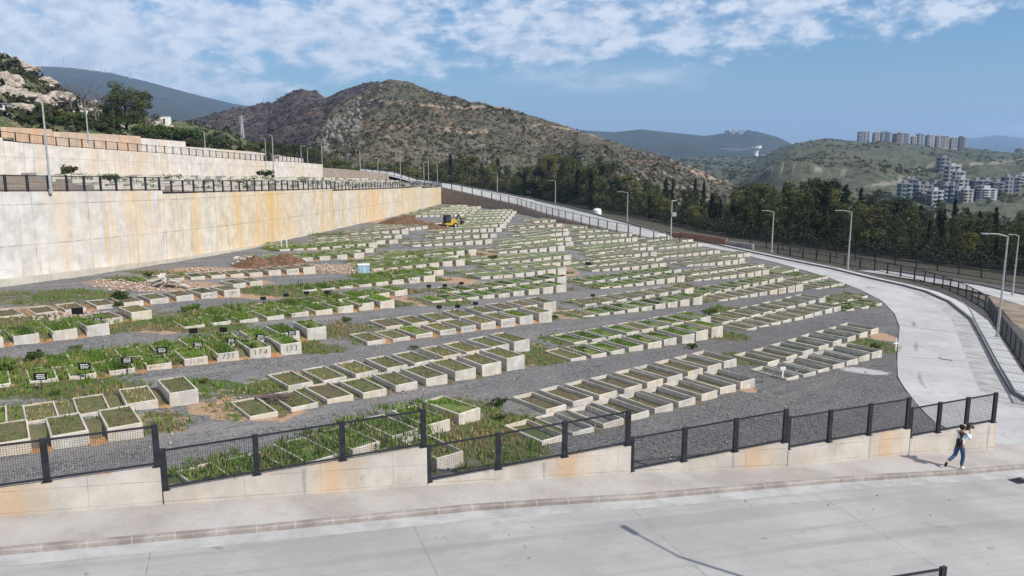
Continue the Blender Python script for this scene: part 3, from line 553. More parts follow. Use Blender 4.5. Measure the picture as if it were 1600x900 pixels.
def fence(name, pts, height, label, pitch=2.4, postw=.16, wire=.075, wr=.0065, rail=.055, group=None, first=True, last=True, skew=0.):
    """pts: polyline of (x,y,z) base points. Post, rails and welded mesh are parts."""
    pts = [Vector(p) for p in pts]; L = [0]
    for a, c in zip(pts, pts[1:]): L.append(L[-1]+(c-a).length)
    def P(s):
        s = min(max(s, 0), L[-1]); i = next((q for q in range(len(L)-1) if L[q+1] >= s-1e-6), len(L)-2); return pts[i].lerp(pts[i+1], (s-L[i])/max(1e-6, L[i+1]-L[i]))
    n = max(1, round(L[-1]/pitch)); st = [L[-1]*k/n for k in range(n+1)]
    root = empty(name, pts[0], 0, label, 'fence', group); base = pts[0]; up = Vector((0, 0, height))
    stuffp = n+1 > 100
    for k, s in enumerate(st):
        p = P(s)-base; d = (P(s+.3)-P(s-.3)); d.z = 0; d.normalize(); nrm_ = Vector((-d.y, d.x, 0)); b = MB(); a = d*postw/2; c = nrm_*.045
        b.hexa([p-a-c, p+a-c, p+a+c, p-a+c]+[q+up+Vector((0, 0, .06)) for q in (p-a-c, p+a-c, p+a+c, p-a+c)])
        if postw > .12: b.hexa([q+Vector((0, 0, -.002)) for q in (p-a*1.5-c*2, p+a*1.5-c*2, p+a*1.5+c*2, p-a*1.5+c*2)]+[q+Vector((0, 0, .02)) for q in (p-a*1.5-c*2, p+a*1.5-c*2, p+a*1.5+c*2, p-a*1.5+c*2)])
        b.build('post', M_['metal'], root)
    for hz, nm in ((height, 'top_rail'), (.1, 'bottom_rail')):
        b = MB()
        for s0, s1 in zip(st, st[1:]): b.bar(P(s0)-base+Vector((0, 0, hz)), P(s1)-base+Vector((0, 0, hz)), rail*.7, rail)
        b.build(nm, M_['metal'], root)
    for s0, s1 in zip(st, st[1:]):
        b = MB(); p = P(s0)-base; q = P(s1)-base; nw = max(2, int((s1-s0)/wire))
        for k in range(1, nw): c = p.lerp(q, k/nw); b.bar(c+Vector((0, 0, .1)), c+up, wr*1.3, wr*1.3)
        nh = max(2, int((height-.1)/wire))
        for k in range(1, nh): z = Vector((0, 0, .1+(height-.1)*k/nh)); b.bar(p+z, q+z, wr*1.3, wr*1.3)
        b.build('mesh_panel', M_['wire'], root)
    return root
# boundary wall: six stepped lengths, each with its own length of fence on top
SEG = [((0, 815), (255, 795), (-2, 766), (251, 731), 'leftmost'), ((257, 795), (668, 765), (262, 768), (668, 700), 'second from the left'), ((669, 765), (985, 745), (673, 756), (982, 697), 'third from the left'),
       ((986, 745), (1229, 735), (988, 739), (1226, 692), 'fourth from the left'), ((1230, 735), (1419, 715), (1230, 704), (1418, 670), 'fifth from the left, short'), ((1420, 715), (1553, 707), (1422, 686), (1551, 660), 'last, ending at the lane corner')]
WALLTOP = []
for k, (ba, bb, ta, tb, nm) in enumerate(SEG):
    A = ground(*ba); B = ground(*bb); r = ray(*ta); t = A.xy.length/math.hypot(r[0], r[1]); za = CZ+t*r[2]; r = ray(*tb); t = B.xy.length/math.hypot(r[0], r[1]); zb = CZ+t*r[2]
    if k == 0: dd = (A-B); A2 = A+dd*1.1; za += (za-zb)*.0; zt2 = za+(za-zb)*1.1; A0, z0 = A2, zt2
    else: A0, z0 = A, za
    zt0, zt1 = z0, zb
    c0 = ''
    wall('boundary_wall', [(A0.x, A0.y, gzf(A0.x, A0.y)-.4, zt0), (B.x, B.y, gzf(B.x, B.y)-.4, zt1)], .28, M_['wall_low'], f'low tan concrete boundary wall along the pavement{c0}, {nm} of six lengths', 'wall', 'stepped boundary walls along the pavement')
    d = (B-A0).xy.normalized(); n = Vector((-d.y, d.x))*.13; e0, e1 = (.05, .07)
    a = A0.xy+n+d*e0; c = B.xy+n-d*e1
    f_h = 1.2
    fence('mesh_fence', [(a.x, a.y, zt0), (c.x, c.y, zt1)], f_h, f'dark mesh fence on the boundary wall, {nm} of six lengths', pitch=(3.1 if k == 0 else (c-a).length/3), postw=.17, wire=.062, wr=.0048, group='fence lengths on the boundary wall')
# ---------------------------------------------------------------- the great retaining walls on the left and their terraces
def fan(x, yb, yt):
    p = ground(x, yb); return (p.x, p.y, p.z-.3, at(x, yt, p.y).z)
W1 = [fan(-170, 467, 301), fan(0, 445, 300), fan(100, 432, 299.5), fan(200, 417, 298.5), fan(262, 408, 298)]
W1b = [fan(262.3, 408, 303), fan(350, 393, 300.5), fan(450, 374, 298), fan(522, 358.5, 295.5)]
W1c = [fan(522.4, 358.4, 298.5), fan(550, 352, 297.5), fan(600, 341.5, 295.5), fan(640, 332.5, 294), fan(660, 326.5, 291.5)]
W1d = [fan(660.3, 326.4, 294), fan(690, 318, 292.5)]
gl = 'stepped lengths of the great retaining wall'
w1n = ['near grey length of the great stained retaining wall left of the field', 'second ochre streaked length of the great retaining wall left of the field', 'third length of the great retaining wall, farther along the field', 'short far length of the great retaining wall meeting the brown wall']
for pts, nm, mk in zip((W1, W1b, W1c, W1d), w1n, ('wall_big', 'wall_ochre', 'wall_ochre', 'wall_ochre')): wall('retaining_wall', pts, .5, M_[mk], nm, 'wall', gl)
pl = W1+W1b[1:3]
wall('wall_plinth', [(x+.75, y-.1, z-.3, z+.75-.012*(y-50)) for x, y, z, t in pl], .72, M_['plinth'], 'low tan concrete footing along the base of the great retaining wall', 'footing')
fence_lab = ['first long dark fence on top of the great retaining wall, at the left', 'second dark fence on top of the great retaining wall', 'third dark fence on top of the great retaining wall, farther off', 'short last dark fence on top of the great retaining wall']
for pts, nm in zip((W1, W1b, W1c, W1d), fence_lab): fence('mesh_fence', [(x-.25, y, t) for x, y, z, t in pts], 1.15, nm, pitch=1.75, postw=.18, wire=.2, wr=.006, rail=.07, group='fences on top of the great retaining wall')
b = MB()
for x, zz in ((58, -1),):
    p = ground(60, 436); b.tube([(p.x+.1, p.y, 2.9), (p.x+.1, p.y, 5.1)], .06, 8)
tag(b.build('drain_pipe', M_['white'], smooth=True), 'short white drain pipe fixed to the near grey retaining wall', 'pipe')
ALL1 = W1+W1b[1:]+W1c[1:]+W1d[1:]
# second wall: ray direction and a distance for each point
def wz(x, yb, yt, Y): q = at(x, yb, Y); return (q.x, q.y, q.z-.4, at(x, yt, Y).z)
W2 = [wz(-190, 268, 204, 70), wz(-30, 272, 213, 82), wz(10, 272, 215, 85)]
W2b = [wz(10.4, 272, 220, 85), wz(100, 273, 229, 93), wz(200, 274.5, 236, 103), wz(300, 275.5, 243, 117)]
W2c = [wz(300.3, 275.5, 243.5, 117), wz(400, 276.5, 251, 137), wz(470, 277, 254, 157), wz(505, 277.5, 257, 170)]
for pts, nm in zip((W2, W2b, W2c), ('near end of the second pale retaining wall at the left edge', 'long pale middle length of the second retaining wall', 'far pale length of the second retaining wall')): wall('retaining_wall', pts, .4, M_['wall_mid'], nm, 'wall', 'lengths of the second retaining wall')
for pts, nm in zip((W2[1:], W2b, W2c), ('dark fence on the near end of the second retaining wall', 'dark fence on the middle of the second retaining wall', 'dark fence on the far part of the second retaining wall')): fence('mesh_fence', [(x-.2, y, t) for x, y, z, t in pts], 1.0, nm, pitch=1.9, postw=.1, wire=.3, wr=.007, rail=.06, group='fences on the second retaining wall')
W3 = [wz(-220, 215, 184, 96), wz(0, 226, 198, 110), wz(84, 231, 202, 117)]
W3b = [wz(84.3, 231, 205.5, 117), wz(160, 238, 209, 125), wz(222, 244, 213, 132)]
W3c = [wz(222.3, 244, 215.5, 132), wz(292, 252, 221.5, 142)]
W3d = [wz(292.3, 252, 229, 142), wz(395, 262, 237, 172), wz(475, 272, 248, 205)]
for pts, nm, mm in zip((W3, W3b, W3c, W3d), ('rust orange third retaining wall length at the upper left edge', 'rust orange third retaining wall length below the big tree', 'paler third retaining wall length right of the rust orange ones', 'far low third retaining wall length beyond the pale one'), ('wall_orange', 'wall_orange', 'wall_mid', 'wall_mid')): wall('retaining_wall', pts, .4, M_[mm], nm, 'wall', 'lengths of the third retaining wall')
ALL2 = W2+W2b[1:]+W2c[1:]; ALL3 = W3+W3b[1:]+W3c[1:]+W3d[1:]
def terrace(name, lo, hi, dlo, m, n=80, k=8, lift=.35):
    A = resamp([Vector((p[0], p[1], p[3]-dlo)) for p in lo], n); B = resamp([Vector((p[0], p[1], p[2]+lift)) for p in hi], n); V = []
    for a, c in zip(A, B):
        for j in range(k+1): q = a.lerp(c, j/k); V.append((q.x, q.y, q.z))
    return tag(link(name, npmesh(name, V, grid_faces(n, k+1)[:, ::-1], m, True)), kind='structure')
EW = [wz(505.5, 277.5, 262, 172), wz(540, 279, 264.5, 184), wz(575, 281, 268, 197), wz(608, 283.5, 271.5, 210)]
TH = ALL2+EW[1:]
terrace('terrace', [(x-.3, y, z, t) for x, y, z, t in ALL1], TH, .08, M_['dirt']); terrace('upper_terrace', [(x-.3, y, z, t) for x, y, z, t in ALL2], ALL3, .1, M_['dirt'])
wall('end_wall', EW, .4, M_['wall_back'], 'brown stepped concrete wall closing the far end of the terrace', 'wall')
# brown wall along the climbing road at the back of the field
BW = [fan(690.2, 318, 293), fan(735, 322.5, 303), fan(775, 327, 312.5), fan(808, 331.5, 320), fan(848, 341, 333), fan(884, 349, 342.5), fan(920, 356, 351.5), fan(960, 364, 361), fan(1000, 371, 369)]
BW = BW[::-1]
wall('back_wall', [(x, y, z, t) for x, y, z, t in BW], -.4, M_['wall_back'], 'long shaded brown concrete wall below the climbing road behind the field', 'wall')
BT = [Vector((x, y, t)) for x, y, z, t in BW]; 
TOPS = [(1000, 363), (960, 352), (920, 341), (884, 331), (848, 321.5), (808, 312), (775, 304), (735, 296), (690, 287.5)]
upl = []
for (x, y, z, t), (px, py) in zip(BW, TOPS):
    i = len(upl); n = nrm([Vector(q[:2]) for q in BW], i); p = Vector((x, y))-n*4.6 if n.y < 0 else Vector((x, y))+n*4.6
    az = (px-800)/F; Y = p.y; upl.append(Vector((p.x, p.y, max(t+.05, at(px, py, Y).z))))
inl = [Vector((q.x, q.y, q.z-.05)) for q in BT]
ext_in = [Vector((*IN[-1], gzf(*IN[-1])+.02)), Vector((*IN[-2], gzf(*IN[-2])+.02))][::-1]; ext_up = [Vector((*OU[-1], gzf(*OU[-1])+.02)), Vector((*OU[-2], gzf(*OU[-2])+.02))][::-1]
fin = [at(646, 283, 214)-Vector((0, 0, .3)), at(608, 273, 222)-Vector((0, 0, .3)), at(560, 268, 232)]; fup = [at(650, 280.5, 222), at(615, 269, 230), at(565, 264, 240)]
A = resamp(ext_in+inl+fin, 60); B = resamp(ext_up+upl+fup, 60); b = MB()
for i in range(59):
    for j in range(4): b.face([A[i].lerp(B[i], j/4), A[i].lerp(B[i], (j+1)/4), A[i+1].lerp(B[i+1], (j+1)/4), A[i+1].lerp(B[i+1], j/4)])
tag(b.build('climbing_road', M_['lane'], merge=True), kind='structure')
fence('mesh_fence', [q+Vector((0, 0, .02)) for q in BT], 1.5, 'dark fence along the near edge of the climbing road above the brown wall', pitch=3.4, postw=.22, wire=.5, wr=.008, rail=.08)
fence('mesh_fence', [q+Vector((0, 0, .25)) for q in [BT[-1]]+fin], 1.3, 'pale far fence of the climbing road above the great wall corner', pitch=3.4, postw=.2, wire=.5, wr=.012, rail=.1)
kerb_solid('kerb', [Vector((q.x, q.y)) for q in B], .25, .2, M_['dkerb'], 0, lambda X, Y: min(((q.x-X)**2+(q.y-Y)**2, q.z) for q in B)[1])
FE = [Vector((*IN[-1], gzf(*IN[-1])))]
fence('mesh_fence', [BT[0]]+[Vector((*ground(x, y).xy, gzf(*ground(x, y).xy))) for x, y in ((1030, 375.5), (1062, 381))], 1.25, 'short dark fence at the foot of the climbing road by the pole with a box', pitch=3, postw=.16, wire=.3, wr=.008)
# bank that carries the climbing road
b = MB()
for i in range(59):
    o0 = B[i]; o1 = B[i+1]; dd = (o1-o0).xy.normalized(); n = Vector((dd.y, -dd.x, 0)); n = n if n.dot(Vector((.4, 1, 0))) > 0 else -n
    f0 = o0+n*14; f1 = o1+n*14; b.face([o0-Vector((0, 0, .02)), o1-Vector((0, 0, .02)), (f1.x, f1.y, gzf(f1.x, f1.y)-.5), (f0.x, f0.y, gzf(f0.x, f0.y)-.5)])
tag(b.build('embankment', M_['undersoil'], merge=True), kind='structure')
# fences by the bend
fp = [ground(x, y) for x, y in ((1640, 640), (1596, 571.6), (1563, 522.7), (1541, 486), (1507, 466), (1467, 449), (1433, 438), (1360, 422), (1290, 410), (1215, 397))]
fence('mesh_fence', [(p.x, p.y, p.z+.05) for p in fp], 1.35, 'dark mesh fence curving along the outside of the lane bend', pitch=2.5, postw=.18, wire=.16, wr=.008, rail=.08)
fp = [ground(x, y) for x, y in ((1720, 466), (1600, 445), (1440, 421), (1330, 406), (1240, 394), (1172, 385))]
fence('mesh_fence', [(p.x, p.y, p.z+.05) for p in fp], 1.75, 'tall dark mesh fence at the edge of the wood beyond the bend', pitch=3, postw=.14, wire=.2, wr=.012, rail=.09)
def lowwall(name, a, c, h, m, label):
    A = ground(*a); B_ = ground(*c); return wall(name, [(A.x, A.y, A.z-.3, A.z+h), (B_.x, B_.y, B_.z-.3, B_.z+h)], .4, m, label, 'wall')
lowwall('block_wall', (1000, 365), (1062, 373.5), 1.0, M_['red_wall'], 'low red brown block wall beside the lane, left of two'); lowwall('block_wall', (1063, 373.5), (1134, 384.5), 1.2, M_['red_wall'], 'low red brown block wall beside the lane, right of two'); lowwall('block_wall', (1136, 384.5), (1176, 390), .8, M_['grey_block'], 'low grey block wall at the end of the red brown walls')
# near-side fence whose corner shows at the bottom edge
pa = at(1474, 886, 18.6)-Vector((0, 0, 1.25)); pb = pa+Vector((-2.4, -.95, .2)); pc = pb+(pb-pa)
wall('boundary_wall', [(pa.x+.1, pa.y+.04, gzf(pa.x, pa.y)-.4, pa.z), (pc.x, pc.y, gzf(pc.x, pc.y)-.4, pc.z)], .28, M_['wall_low'], 'low concrete wall on the near side of the road at the bottom edge', 'wall')
fence('mesh_fence', [pa, pc], 1.2, 'dark mesh fence corner at the bottom edge on the near side of the road', pitch=2.6, postw=.17, wire=.062, wr=.0048)
# ---------------------------------------------------------------- hills: a ridge line given by bearing and height at its own distance, a slope towards us and one behind
HT = []
def interp_poly(pts, n):
    pts = np.array(pts, float); s = np.concatenate([[0], np.cumsum(np.abs(np.diff(pts[:, 0]))+.5*np.abs(np.diff(pts[:, 1])))]); t = np.linspace(0, s[-1], n)
    return np.stack([np.interp(t, s, pts[:, k]) for k in range(pts.shape[1])], 1)
def hill(name, ridge, foot, m, n=160, k=60, amp=6., ns=.02, power=1.25, path=None, back=.5, rough=.6, crag=0.):
    """ridge: (px, py, distance); foot: function of (px, distance) -> (distance, height)"""
    Rg = interp_poly(ridge, n); V = np.zeros((n, k+int(k*back)+1, 3)); pa = np.zeros((n, V.shape[1]))
    for i, (px, py, D) in enumerate(Rg):
        c = at(px, py, D); fd, fz = foot(px, D)
        for j in range(V.shape[1]):
            if j <= k:
                t = j/k; d = fd+(D-fd)*t; z = fz+(c.z-fz)*(t**power*(1-.25*t)+.25*t*t if power != 1 else t)
                z = fz+(c.z-fz)*(t**power)
                f = math.sin(math.pi*min(1, t*.5+.5)) if t > .5 else 1; w = 1-.93*t**6
            else:
                t = (j-k)/k; d = D*(1+t*.8); z = c.z-(c.z-fz)*min(1, (t/back))**1.5*1.05; w = .07+.9*min(1, t*2)
            X = c.x/D*d; q = noise.fractal((X*ns, d*ns, 3.7), 1., 2., 6)
            rg = abs(noise.fractal((X*ns*.6+9, d*ns*.25, 1.), .9, 2.1, 4))
            z += w*(amp*q-amp*.9*rg)+min(1., w+.35)*crag*noise.fractal((X*ns*6, d*ns*6, 9.), .7, 2.2, 4)
            V[i, j] = (X, d, z)
    if path:
        for pl_, wd in path:
            pp = interp_poly([(a, b_, 0) for a, b_ in pl_], 60)
            for i in range(n):
                for j in range(k+1):
                    x, y, z = V[i, j]; zz = (z-CZ); cy = math.cos(PITCH); sy = math.sin(PITCH); dep = y*cy-zz*sy; u = 800+F*x/dep; v = 450-F*(y*sy+zz*cy)/dep
                    a = np.abs(pp[:, 0]-u); q = a.argmin()
                    if a[q] < 6 and abs(pp[q, 1]-v) < wd: pa[i, j] = max(pa[i, j], 1-abs(pp[q, 1]-v)/wd*.5)
    fc = grid_faces(n, V.shape[1]); me = npmesh(name, V.reshape(-1, 3), fc, m, True)
    q = me.attributes.new('path', 'FLOAT', 'POINT'); q.data.foreach_set('value', pa.ravel().astype(np.float32))
    o = tag(link(name, me), kind='structure'); HT.append((name, V, BVHTree.FromPolygons([tuple(v) for v in V.reshape(-1, 3)], [tuple(f) for f in fc])))
    return V
V_far = hill('mountain', [(-250, 150, 4200), (-60, 128, 4200), (20, 112, 4200), (60, 104, 4200), (110, 106, 4200), (170, 113, 4200), (230, 127, 4200), (300, 146, 4200), (360, 162, 4200), (390, 167, 4200), (418, 161, 4300), (450, 166, 4300), (520, 185, 4300), (640, 215, 4300)], lambda px, D: (1500, -30), M_['hill_f'], 140, 40, 60, .0022, 1.15)
V_b = hill('shady_hill', [(225, 196, 900), (300, 187, 900), (340, 174, 900), (385, 172, 900), (430, 160, 900), (455, 143, 880), (470, 139, 880), (492, 140, 880), (508, 152, 880), (540, 138, 880), (575, 128, 880), (600, 127, 880), (650, 140, 900), (760, 190, 900)], lambda px, D: (330 if px > 420 else 380, -4), M_['hill_b'], 150, 70, 13, .011, 1.2, crag=3.)
PATHS = [([(552, 153), (590, 157), (640, 163), (700, 168), (760, 166), (800, 170), (850, 178)], 2.1), ([(535, 196), (570, 195), (620, 195), (690, 201), (725, 207), (760, 205)], 2.3), ([(560, 250), (545, 220), (560, 200)], 1.2), ([(1060, 262), (1090, 270), (1130, 285)], 3), ([(840, 195), (900, 203), (940, 215)], 1.6)]
V_h = hill('scrub_hill', [(395, 300, 420), (440, 286, 430), (475, 262, 450), (492, 232, 480), (502, 200, 520), (515, 180, 560), (535, 163, 600), (558, 150, 630), (582, 136, 660), (605, 124, 680), (640, 128, 680), (680, 145, 660), (740, 158, 650), (800, 170, 640), (860, 190, 620), (900, 205, 600), (960, 222, 580), (1020, 240, 560), (1080, 262, 540), (1130, 284, 520), (1180, 300, 500), (1260, 330, 470), (1330, 350, 450)], lambda px, D: (300 if px < 900 else 250, float(np.interp(px, [700, 1000, 1260], [-8, -22, -40]))), M_['hill'], 330, 130, 10., .017, 1.12, PATHS, crag=3.0)
V_n = hill('rocky_slope', [(-200, 0, 200), (-60, 44, 210), (0, 80, 215), (30, 96, 220), (60, 116, 225), (90, 134, 230), (130, 154, 238), (180, 172, 245), (240, 184, 255), (300, 192, 268), (360, 206, 285), (420, 236, 305), (485, 262, 320), (560, 290, 330)], lambda px, D: (110+max(0, px)*.21, at(px, 199+max(-60, px)*.128+4, 110+max(0, px)*.21).z), M_['hill_near'], 170, 70, 2.6, .05, 1.3, crag=1.1)
V_d = hill('distant_hill', [(700, 205, 3600), (840, 200, 3600), (900, 203, 3600), (960, 207, 3600), (1000, 202, 3600), (1060, 208, 3600), (1100, 212, 3600), (1140, 206, 3600), (1180, 205, 3600), (1215, 215, 3600), (1250, 231, 3600), (1330, 245, 3600), (1420, 250, 3600)], lambda px, D: (1900, -60), M_['hill_f'], 130, 40, 30, .003, 1.2)
V_m = hill('middle_hill', [(960, 262, 1900), (1020, 252, 1900), (1080, 246, 1900), (1130, 244, 1900), (1190, 247, 1850), (1240, 246, 1800), (1320, 250, 1700), (1400, 262, 1600)], lambda px, D: (620, -29), M_['hill_g'], 100, 40, 14, .006, 1.1)
V_g = hill('green_hill', [(1080, 300, 1350), (1130, 282, 1400), (1170, 258, 1450), (1215, 237, 1480), (1250, 225, 1500), (1290, 216, 1500), (1340, 220, 1500), (1400, 223, 1500), (1450, 227, 1520), (1510, 231, 1540), (1560, 237, 1560), (1620, 241, 1600), (1760, 244, 1600), (1900, 250, 1600)], lambda px, D: (380, -28), M_['hill_g'], 200, 90, 20, .0075, .95, [([(1330, 292), (1400, 286), (1440, 262), (1480, 258)], 2.), ([(1200, 262), (1260, 262), (1330, 270)], 1.2), ([(1450, 260), (1540, 256), (1600, 250)], 1.6)])
V_s = hill('green_spur', [(1330, 352, 800), (1400, 338, 820), (1450, 326, 840), (1500, 316, 850), (1560, 308, 860), (1620, 300, 870), (1750, 285, 880), (1900, 275, 900)], lambda px, D: (320, -27), M_['hill_g'], 90, 40, 7, .012, 1.1)
V_r = hill('far_range', [(1330, 232, 9500), (1450, 226, 9500), (1510, 217, 9500), (1560, 211, 9500), (1610, 216, 9500), (1700, 225, 9500), (1900, 232, 9500)], lambda px, D: (6500, -30), M_['hill_f'], 60, 20, 30, .001, 1.1)
def land(px, py, names=None):
    """the place on the hills (or the ground) seen at a photo pixel"""
    r = Vector(ray(px, py)).normalized(); best = None
    for nm, V, t in HT:
        if names and nm not in names: continue
        h = t.ray_cast(Vector((0, 0, CZ)), r)
        if h[0] and (best is None or h[3] < best[1]): best = (h[0], h[3])
    return best[0] if best else None
def scatter_on(V, dens, js, seed=1):
    g = np.random.default_rng(seed); n, k, _ = V.shape; out = []
    for _ in range(dens):
        i = g.integers(0, n-1); j = g.integers(js[0], js[1]); a, c = g.random(2); p = V[i, j]*(1-a)*(1-c)+V[i+1, j]*a*(1-c)+V[i+1, j+1]*a*c+V[i, j+1]*(1-a)*c; out.append(p)
    return np.array(out)
ICO = None
def blobs(name, pts, sizes, m, seed=2, zs=.75, lab=None, rough=.35):
    g = np.random.default_rng(seed); bm = bmesh.new(); bmesh.ops.create_icosphere(bm, subdivisions=1, radius=1); v0 = np.array([v.co[:] for v in bm.verts]); f0 = np.array([[v.index for v in f.verts] for f in bm.faces]); bm.free()
    nP = len(pts); V = np.repeat(v0[None], nP, 0)*(1+rough*(g.random((nP, len(v0), 1))-.5)*2); s = sizes[:, None, None]*np.stack([g.uniform(.8, 1.3, nP), g.uniform(.8, 1.3, nP), zs*g.uniform(.7, 1.3, nP)], -1)[:, None, :]
    a = g.uniform(0, 6.28, nP); c, sn = np.cos(a)[:, None], np.sin(a)[:, None]; V = V*s; V = np.stack([V[..., 0]*c-V[..., 1]*sn, V[..., 0]*sn+V[..., 1]*c, V[..., 2]], -1)+pts[:, None, :]
    Fc = (f0[None]+(np.arange(nP)*len(v0))[:, None, None]).reshape(-1, 3)
    o = link(name, npmesh(name, V.reshape(-1, 3), Fc, m)); return tag(o, kind='stuff', label=lab)
def leafscrub(name, pts, sizes, m, seed=2, zs=.8, lab=None, per=13, leaf=.42):
    g = np.random.default_rng(seed); n = len(pts); d = g.normal(size=(n, per, 3)); d /= np.linalg.norm(d, axis=2)[..., None]; c = d*(g.random((n, per, 1))**.5)*sizes[:, None, None]; c[..., 2] = np.abs(c[..., 2])*zs*1.3; c += pts[:, None, :]
    a = g.normal(size=(n, per, 3)); a /= np.linalg.norm(a, axis=2)[..., None]; b = np.cross(a, g.normal(size=(n, per, 3))); b /= np.linalg.norm(b, axis=2)[..., None]; s = sizes[:, None, None]*leaf*g.uniform(.6, 1.4, (n, per, 1))
    V = np.stack([c-a*s, c+b*s*.6, c+a*s, c-b*s*.6], 2).reshape(-1, 3); return tag(link(name, npmesh(name, V, np.arange(len(V)).reshape(-1, 4), m)), kind='stuff', label=lab)
def scrub(name, V, cnt, js, smin, smax, m, seed, lab, zs=.75, thr=None):
    p = scatter_on(V, cnt, js, seed)
    if thr is not None: keep = np.array([noise.fractal((q[0]*thr[0], q[1]*thr[0], 2.), 1., 2., 4) > thr[1] for q in p]); p = p[keep]
    g = np.random.default_rng(seed+50); s = smin+(smax-smin)*g.random(len(p))**2.2; return (blobs if 'rock' in name else leafscrub)(name, p, s, m, seed, zs, lab)
scrub('hill_scrub', V_h, 8500, (4, 128), .8, 2.4, M_['scrub'], 3, 'dark bushes dotted over the big scrubby hill', thr=(.02, -.15)); scrub('dry_brush', V_h, 11000, (4, 128), .7, 1.8, M_['scrub_p'], 4, 'dry brown bushes dotted over the big scrubby hill', .6)
scrub('hill_rocks', V_h, 1700, (10, 129), .5, 2.0, M_['grey_rock'], 5, 'grey rocks cropping out on the big scrubby hill', .9, thr=(.016, .08))
p_ = scatter_on(V_h[40:74], 330, (45, 122), 77); blobs('cliff_rocks', p_, .7+1.9*rng.random(len(p_))**2, M_['grey_rock'], 78, 1.2, 'grey rock face on the left flank of the big scrubby hill', .45); p_ = scatter_on(V_h[205:262], 420, (20, 90), 79); blobs('crag_rocks', p_, .5+1.5*rng.random(len(p_))**2, M_['grey_rock'], 80, 1.2, 'grey crags low on the right of the big scrubby hill', .45)
scrub('shady_scrub', V_b, 6500, (12, 70), .9, 2.6, M_['shady'], 6, 'bare brown scrub on the burnt hill', .8)
scrub('slope_scrub', V_n, 2600, (6, 69), .5, 1.9, M_['scrub'], 8, 'low bushes on the rocky slope above the walls', .7, thr=(.03, -.1)); scrub('slope_rocks', V_n, 900, (20, 69), .4, 1.9, M_['rock'], 9, 'pale stones on the rocky slope above the walls', .8, thr=(.02, .1))
scrub('middle_scrub', V_m, 2500, (4, 40), 2, 6, M_['scrub'], 14, 'bushes on the middle hill below the water tower', .5); scrub('green_hill_scrub', V_g, 9000, (10, 90), 1.2, 3.6, M_['scrub'], 10, 'bushes dotted over the green hill', .55, thr=(.005, -.05)); scrub('spur_scrub', V_s, 1600, (5, 40), 1.2, 4., M_['scrub'], 12, 'bushes on the green spur at the right edge', .6)
# big pale boulders on the rocky slope
def rockmesh(name, s, seed):
    bm = bmesh.new(); bmesh.ops.create_icosphere(bm, subdivisions=5, radius=1)
    for v in bm.verts:
        q = v.co*1.; k = 1+.34*noise.fractal(q*1.1+Vector((seed, 0, 0)), 1., 2., 5)-.30*abs(noise.noise(q*2.2+Vector((0, seed, 0))))-.16*abs(noise.noise(q*5.5+Vector((seed, seed, 0))))+.05*noise.noise(q*14.); v.co = Vector((q.x*s[0], q.y*s[1], q.z*s[2]))*k
    me = bpy.data.meshes.new(name); bm.to_mesh(me); bm.free(); me.materials.append(M_['rock']); me.polygons.foreach_set('use_smooth', [True]*len(me.polygons)); return me
for k, (px, py, s, lb) in enumerate([(8, 132, (3.4, 3, 2.6), 'big pale rounded boulder at the left edge of the rocky slope'), (35, 108, (4, 3, 1.5), 'long pale boulder high on the ridge of the rocky slope'), (72, 128, (3, 2.4, 1.3), 'pale slab boulder on the ridge to the right of the long one'), (12, 152, (5, 3, 2.2), 'broad pale rock face under the rounded boulder'), (42, 158, (4.4, 3, 2.1), 'tan broken boulder below the dark bushes of the slope'), (66, 160, (3, 2.4, 1.5), 'pale tan boulder in the middle of the rocky slope'), (88, 155, (2.8, 2.2, 1.8), 'right hand tan boulder of the rocky slope'), (28, 172, (2.8, 2, 1.2), 'low pale boulder above the green strip')]):
    p = land(px, py, ('rocky_slope',))
    if p: tag(link('boulder', rockmesh('boulder', s, k*3.1+1), None, p), lb, 'boulder')
# ---------------------------------------------------------------- graves
def textmesh(txt, size, m, ext=.003, shear=0.):
    V = []; Fc = []; x = 0
    for ch in txt:
        c = bpy.data.curves.new('txt', 'FONT'); c.body = ch; c.size = size*random.uniform(.85, 1.12); c.extrude = ext; c.offset = -.006; c.align_x = 'CENTER'; c.align_y = 'CENTER'; c.shear = random.uniform(-.1, .25); c.resolution_u = 3
        o = bpy.data.objects.new('txt', c); COL.objects.link(o); bpy.context.view_layer.update()
        me = bpy.data.meshes.new_from_object(o.evaluated_get(bpy.context.evaluated_depsgraph_get())); bpy.data.objects.remove(o); bpy.data.curves.remove(c); a = random.uniform(-.14, .14); n0 = len(V); dy = random.uniform(-.03, .03)
        for v in me.vertices: V.append((x+v.co.x*math.cos(a)-v.co.y*math.sin(a), dy+v.co.x*math.sin(a)+v.co.y*math.cos(a), v.co.z))
        for f in me.polygons: Fc.append([n0+k for k in f.vertices])
        x += size*random.uniform(.55, .68); bpy.data.meshes.remove(me)
    V = [(a-(x-size*.6)/2, b, c) for a, b, c in V]; me = bpy.data.meshes.new('painted_number'); me.from_pydata(V, [], Fc); me.materials.append(m); return me
def scribble(w, h, m, seed, n=5):
    g = random.Random(seed); b = MB()
    for k in range(n):
        x = -w/2+w*(k+.5)/n; p = [(x+g.uniform(-.3, .3)*w/n, 0, g.uniform(-.5, .5)*h) for _ in range(4)]
        for a, c in zip(p, p[1:]): b.bar(a, c, .018, .006, 0, (0, 1, 0))
    return b.mesh('paint', m)
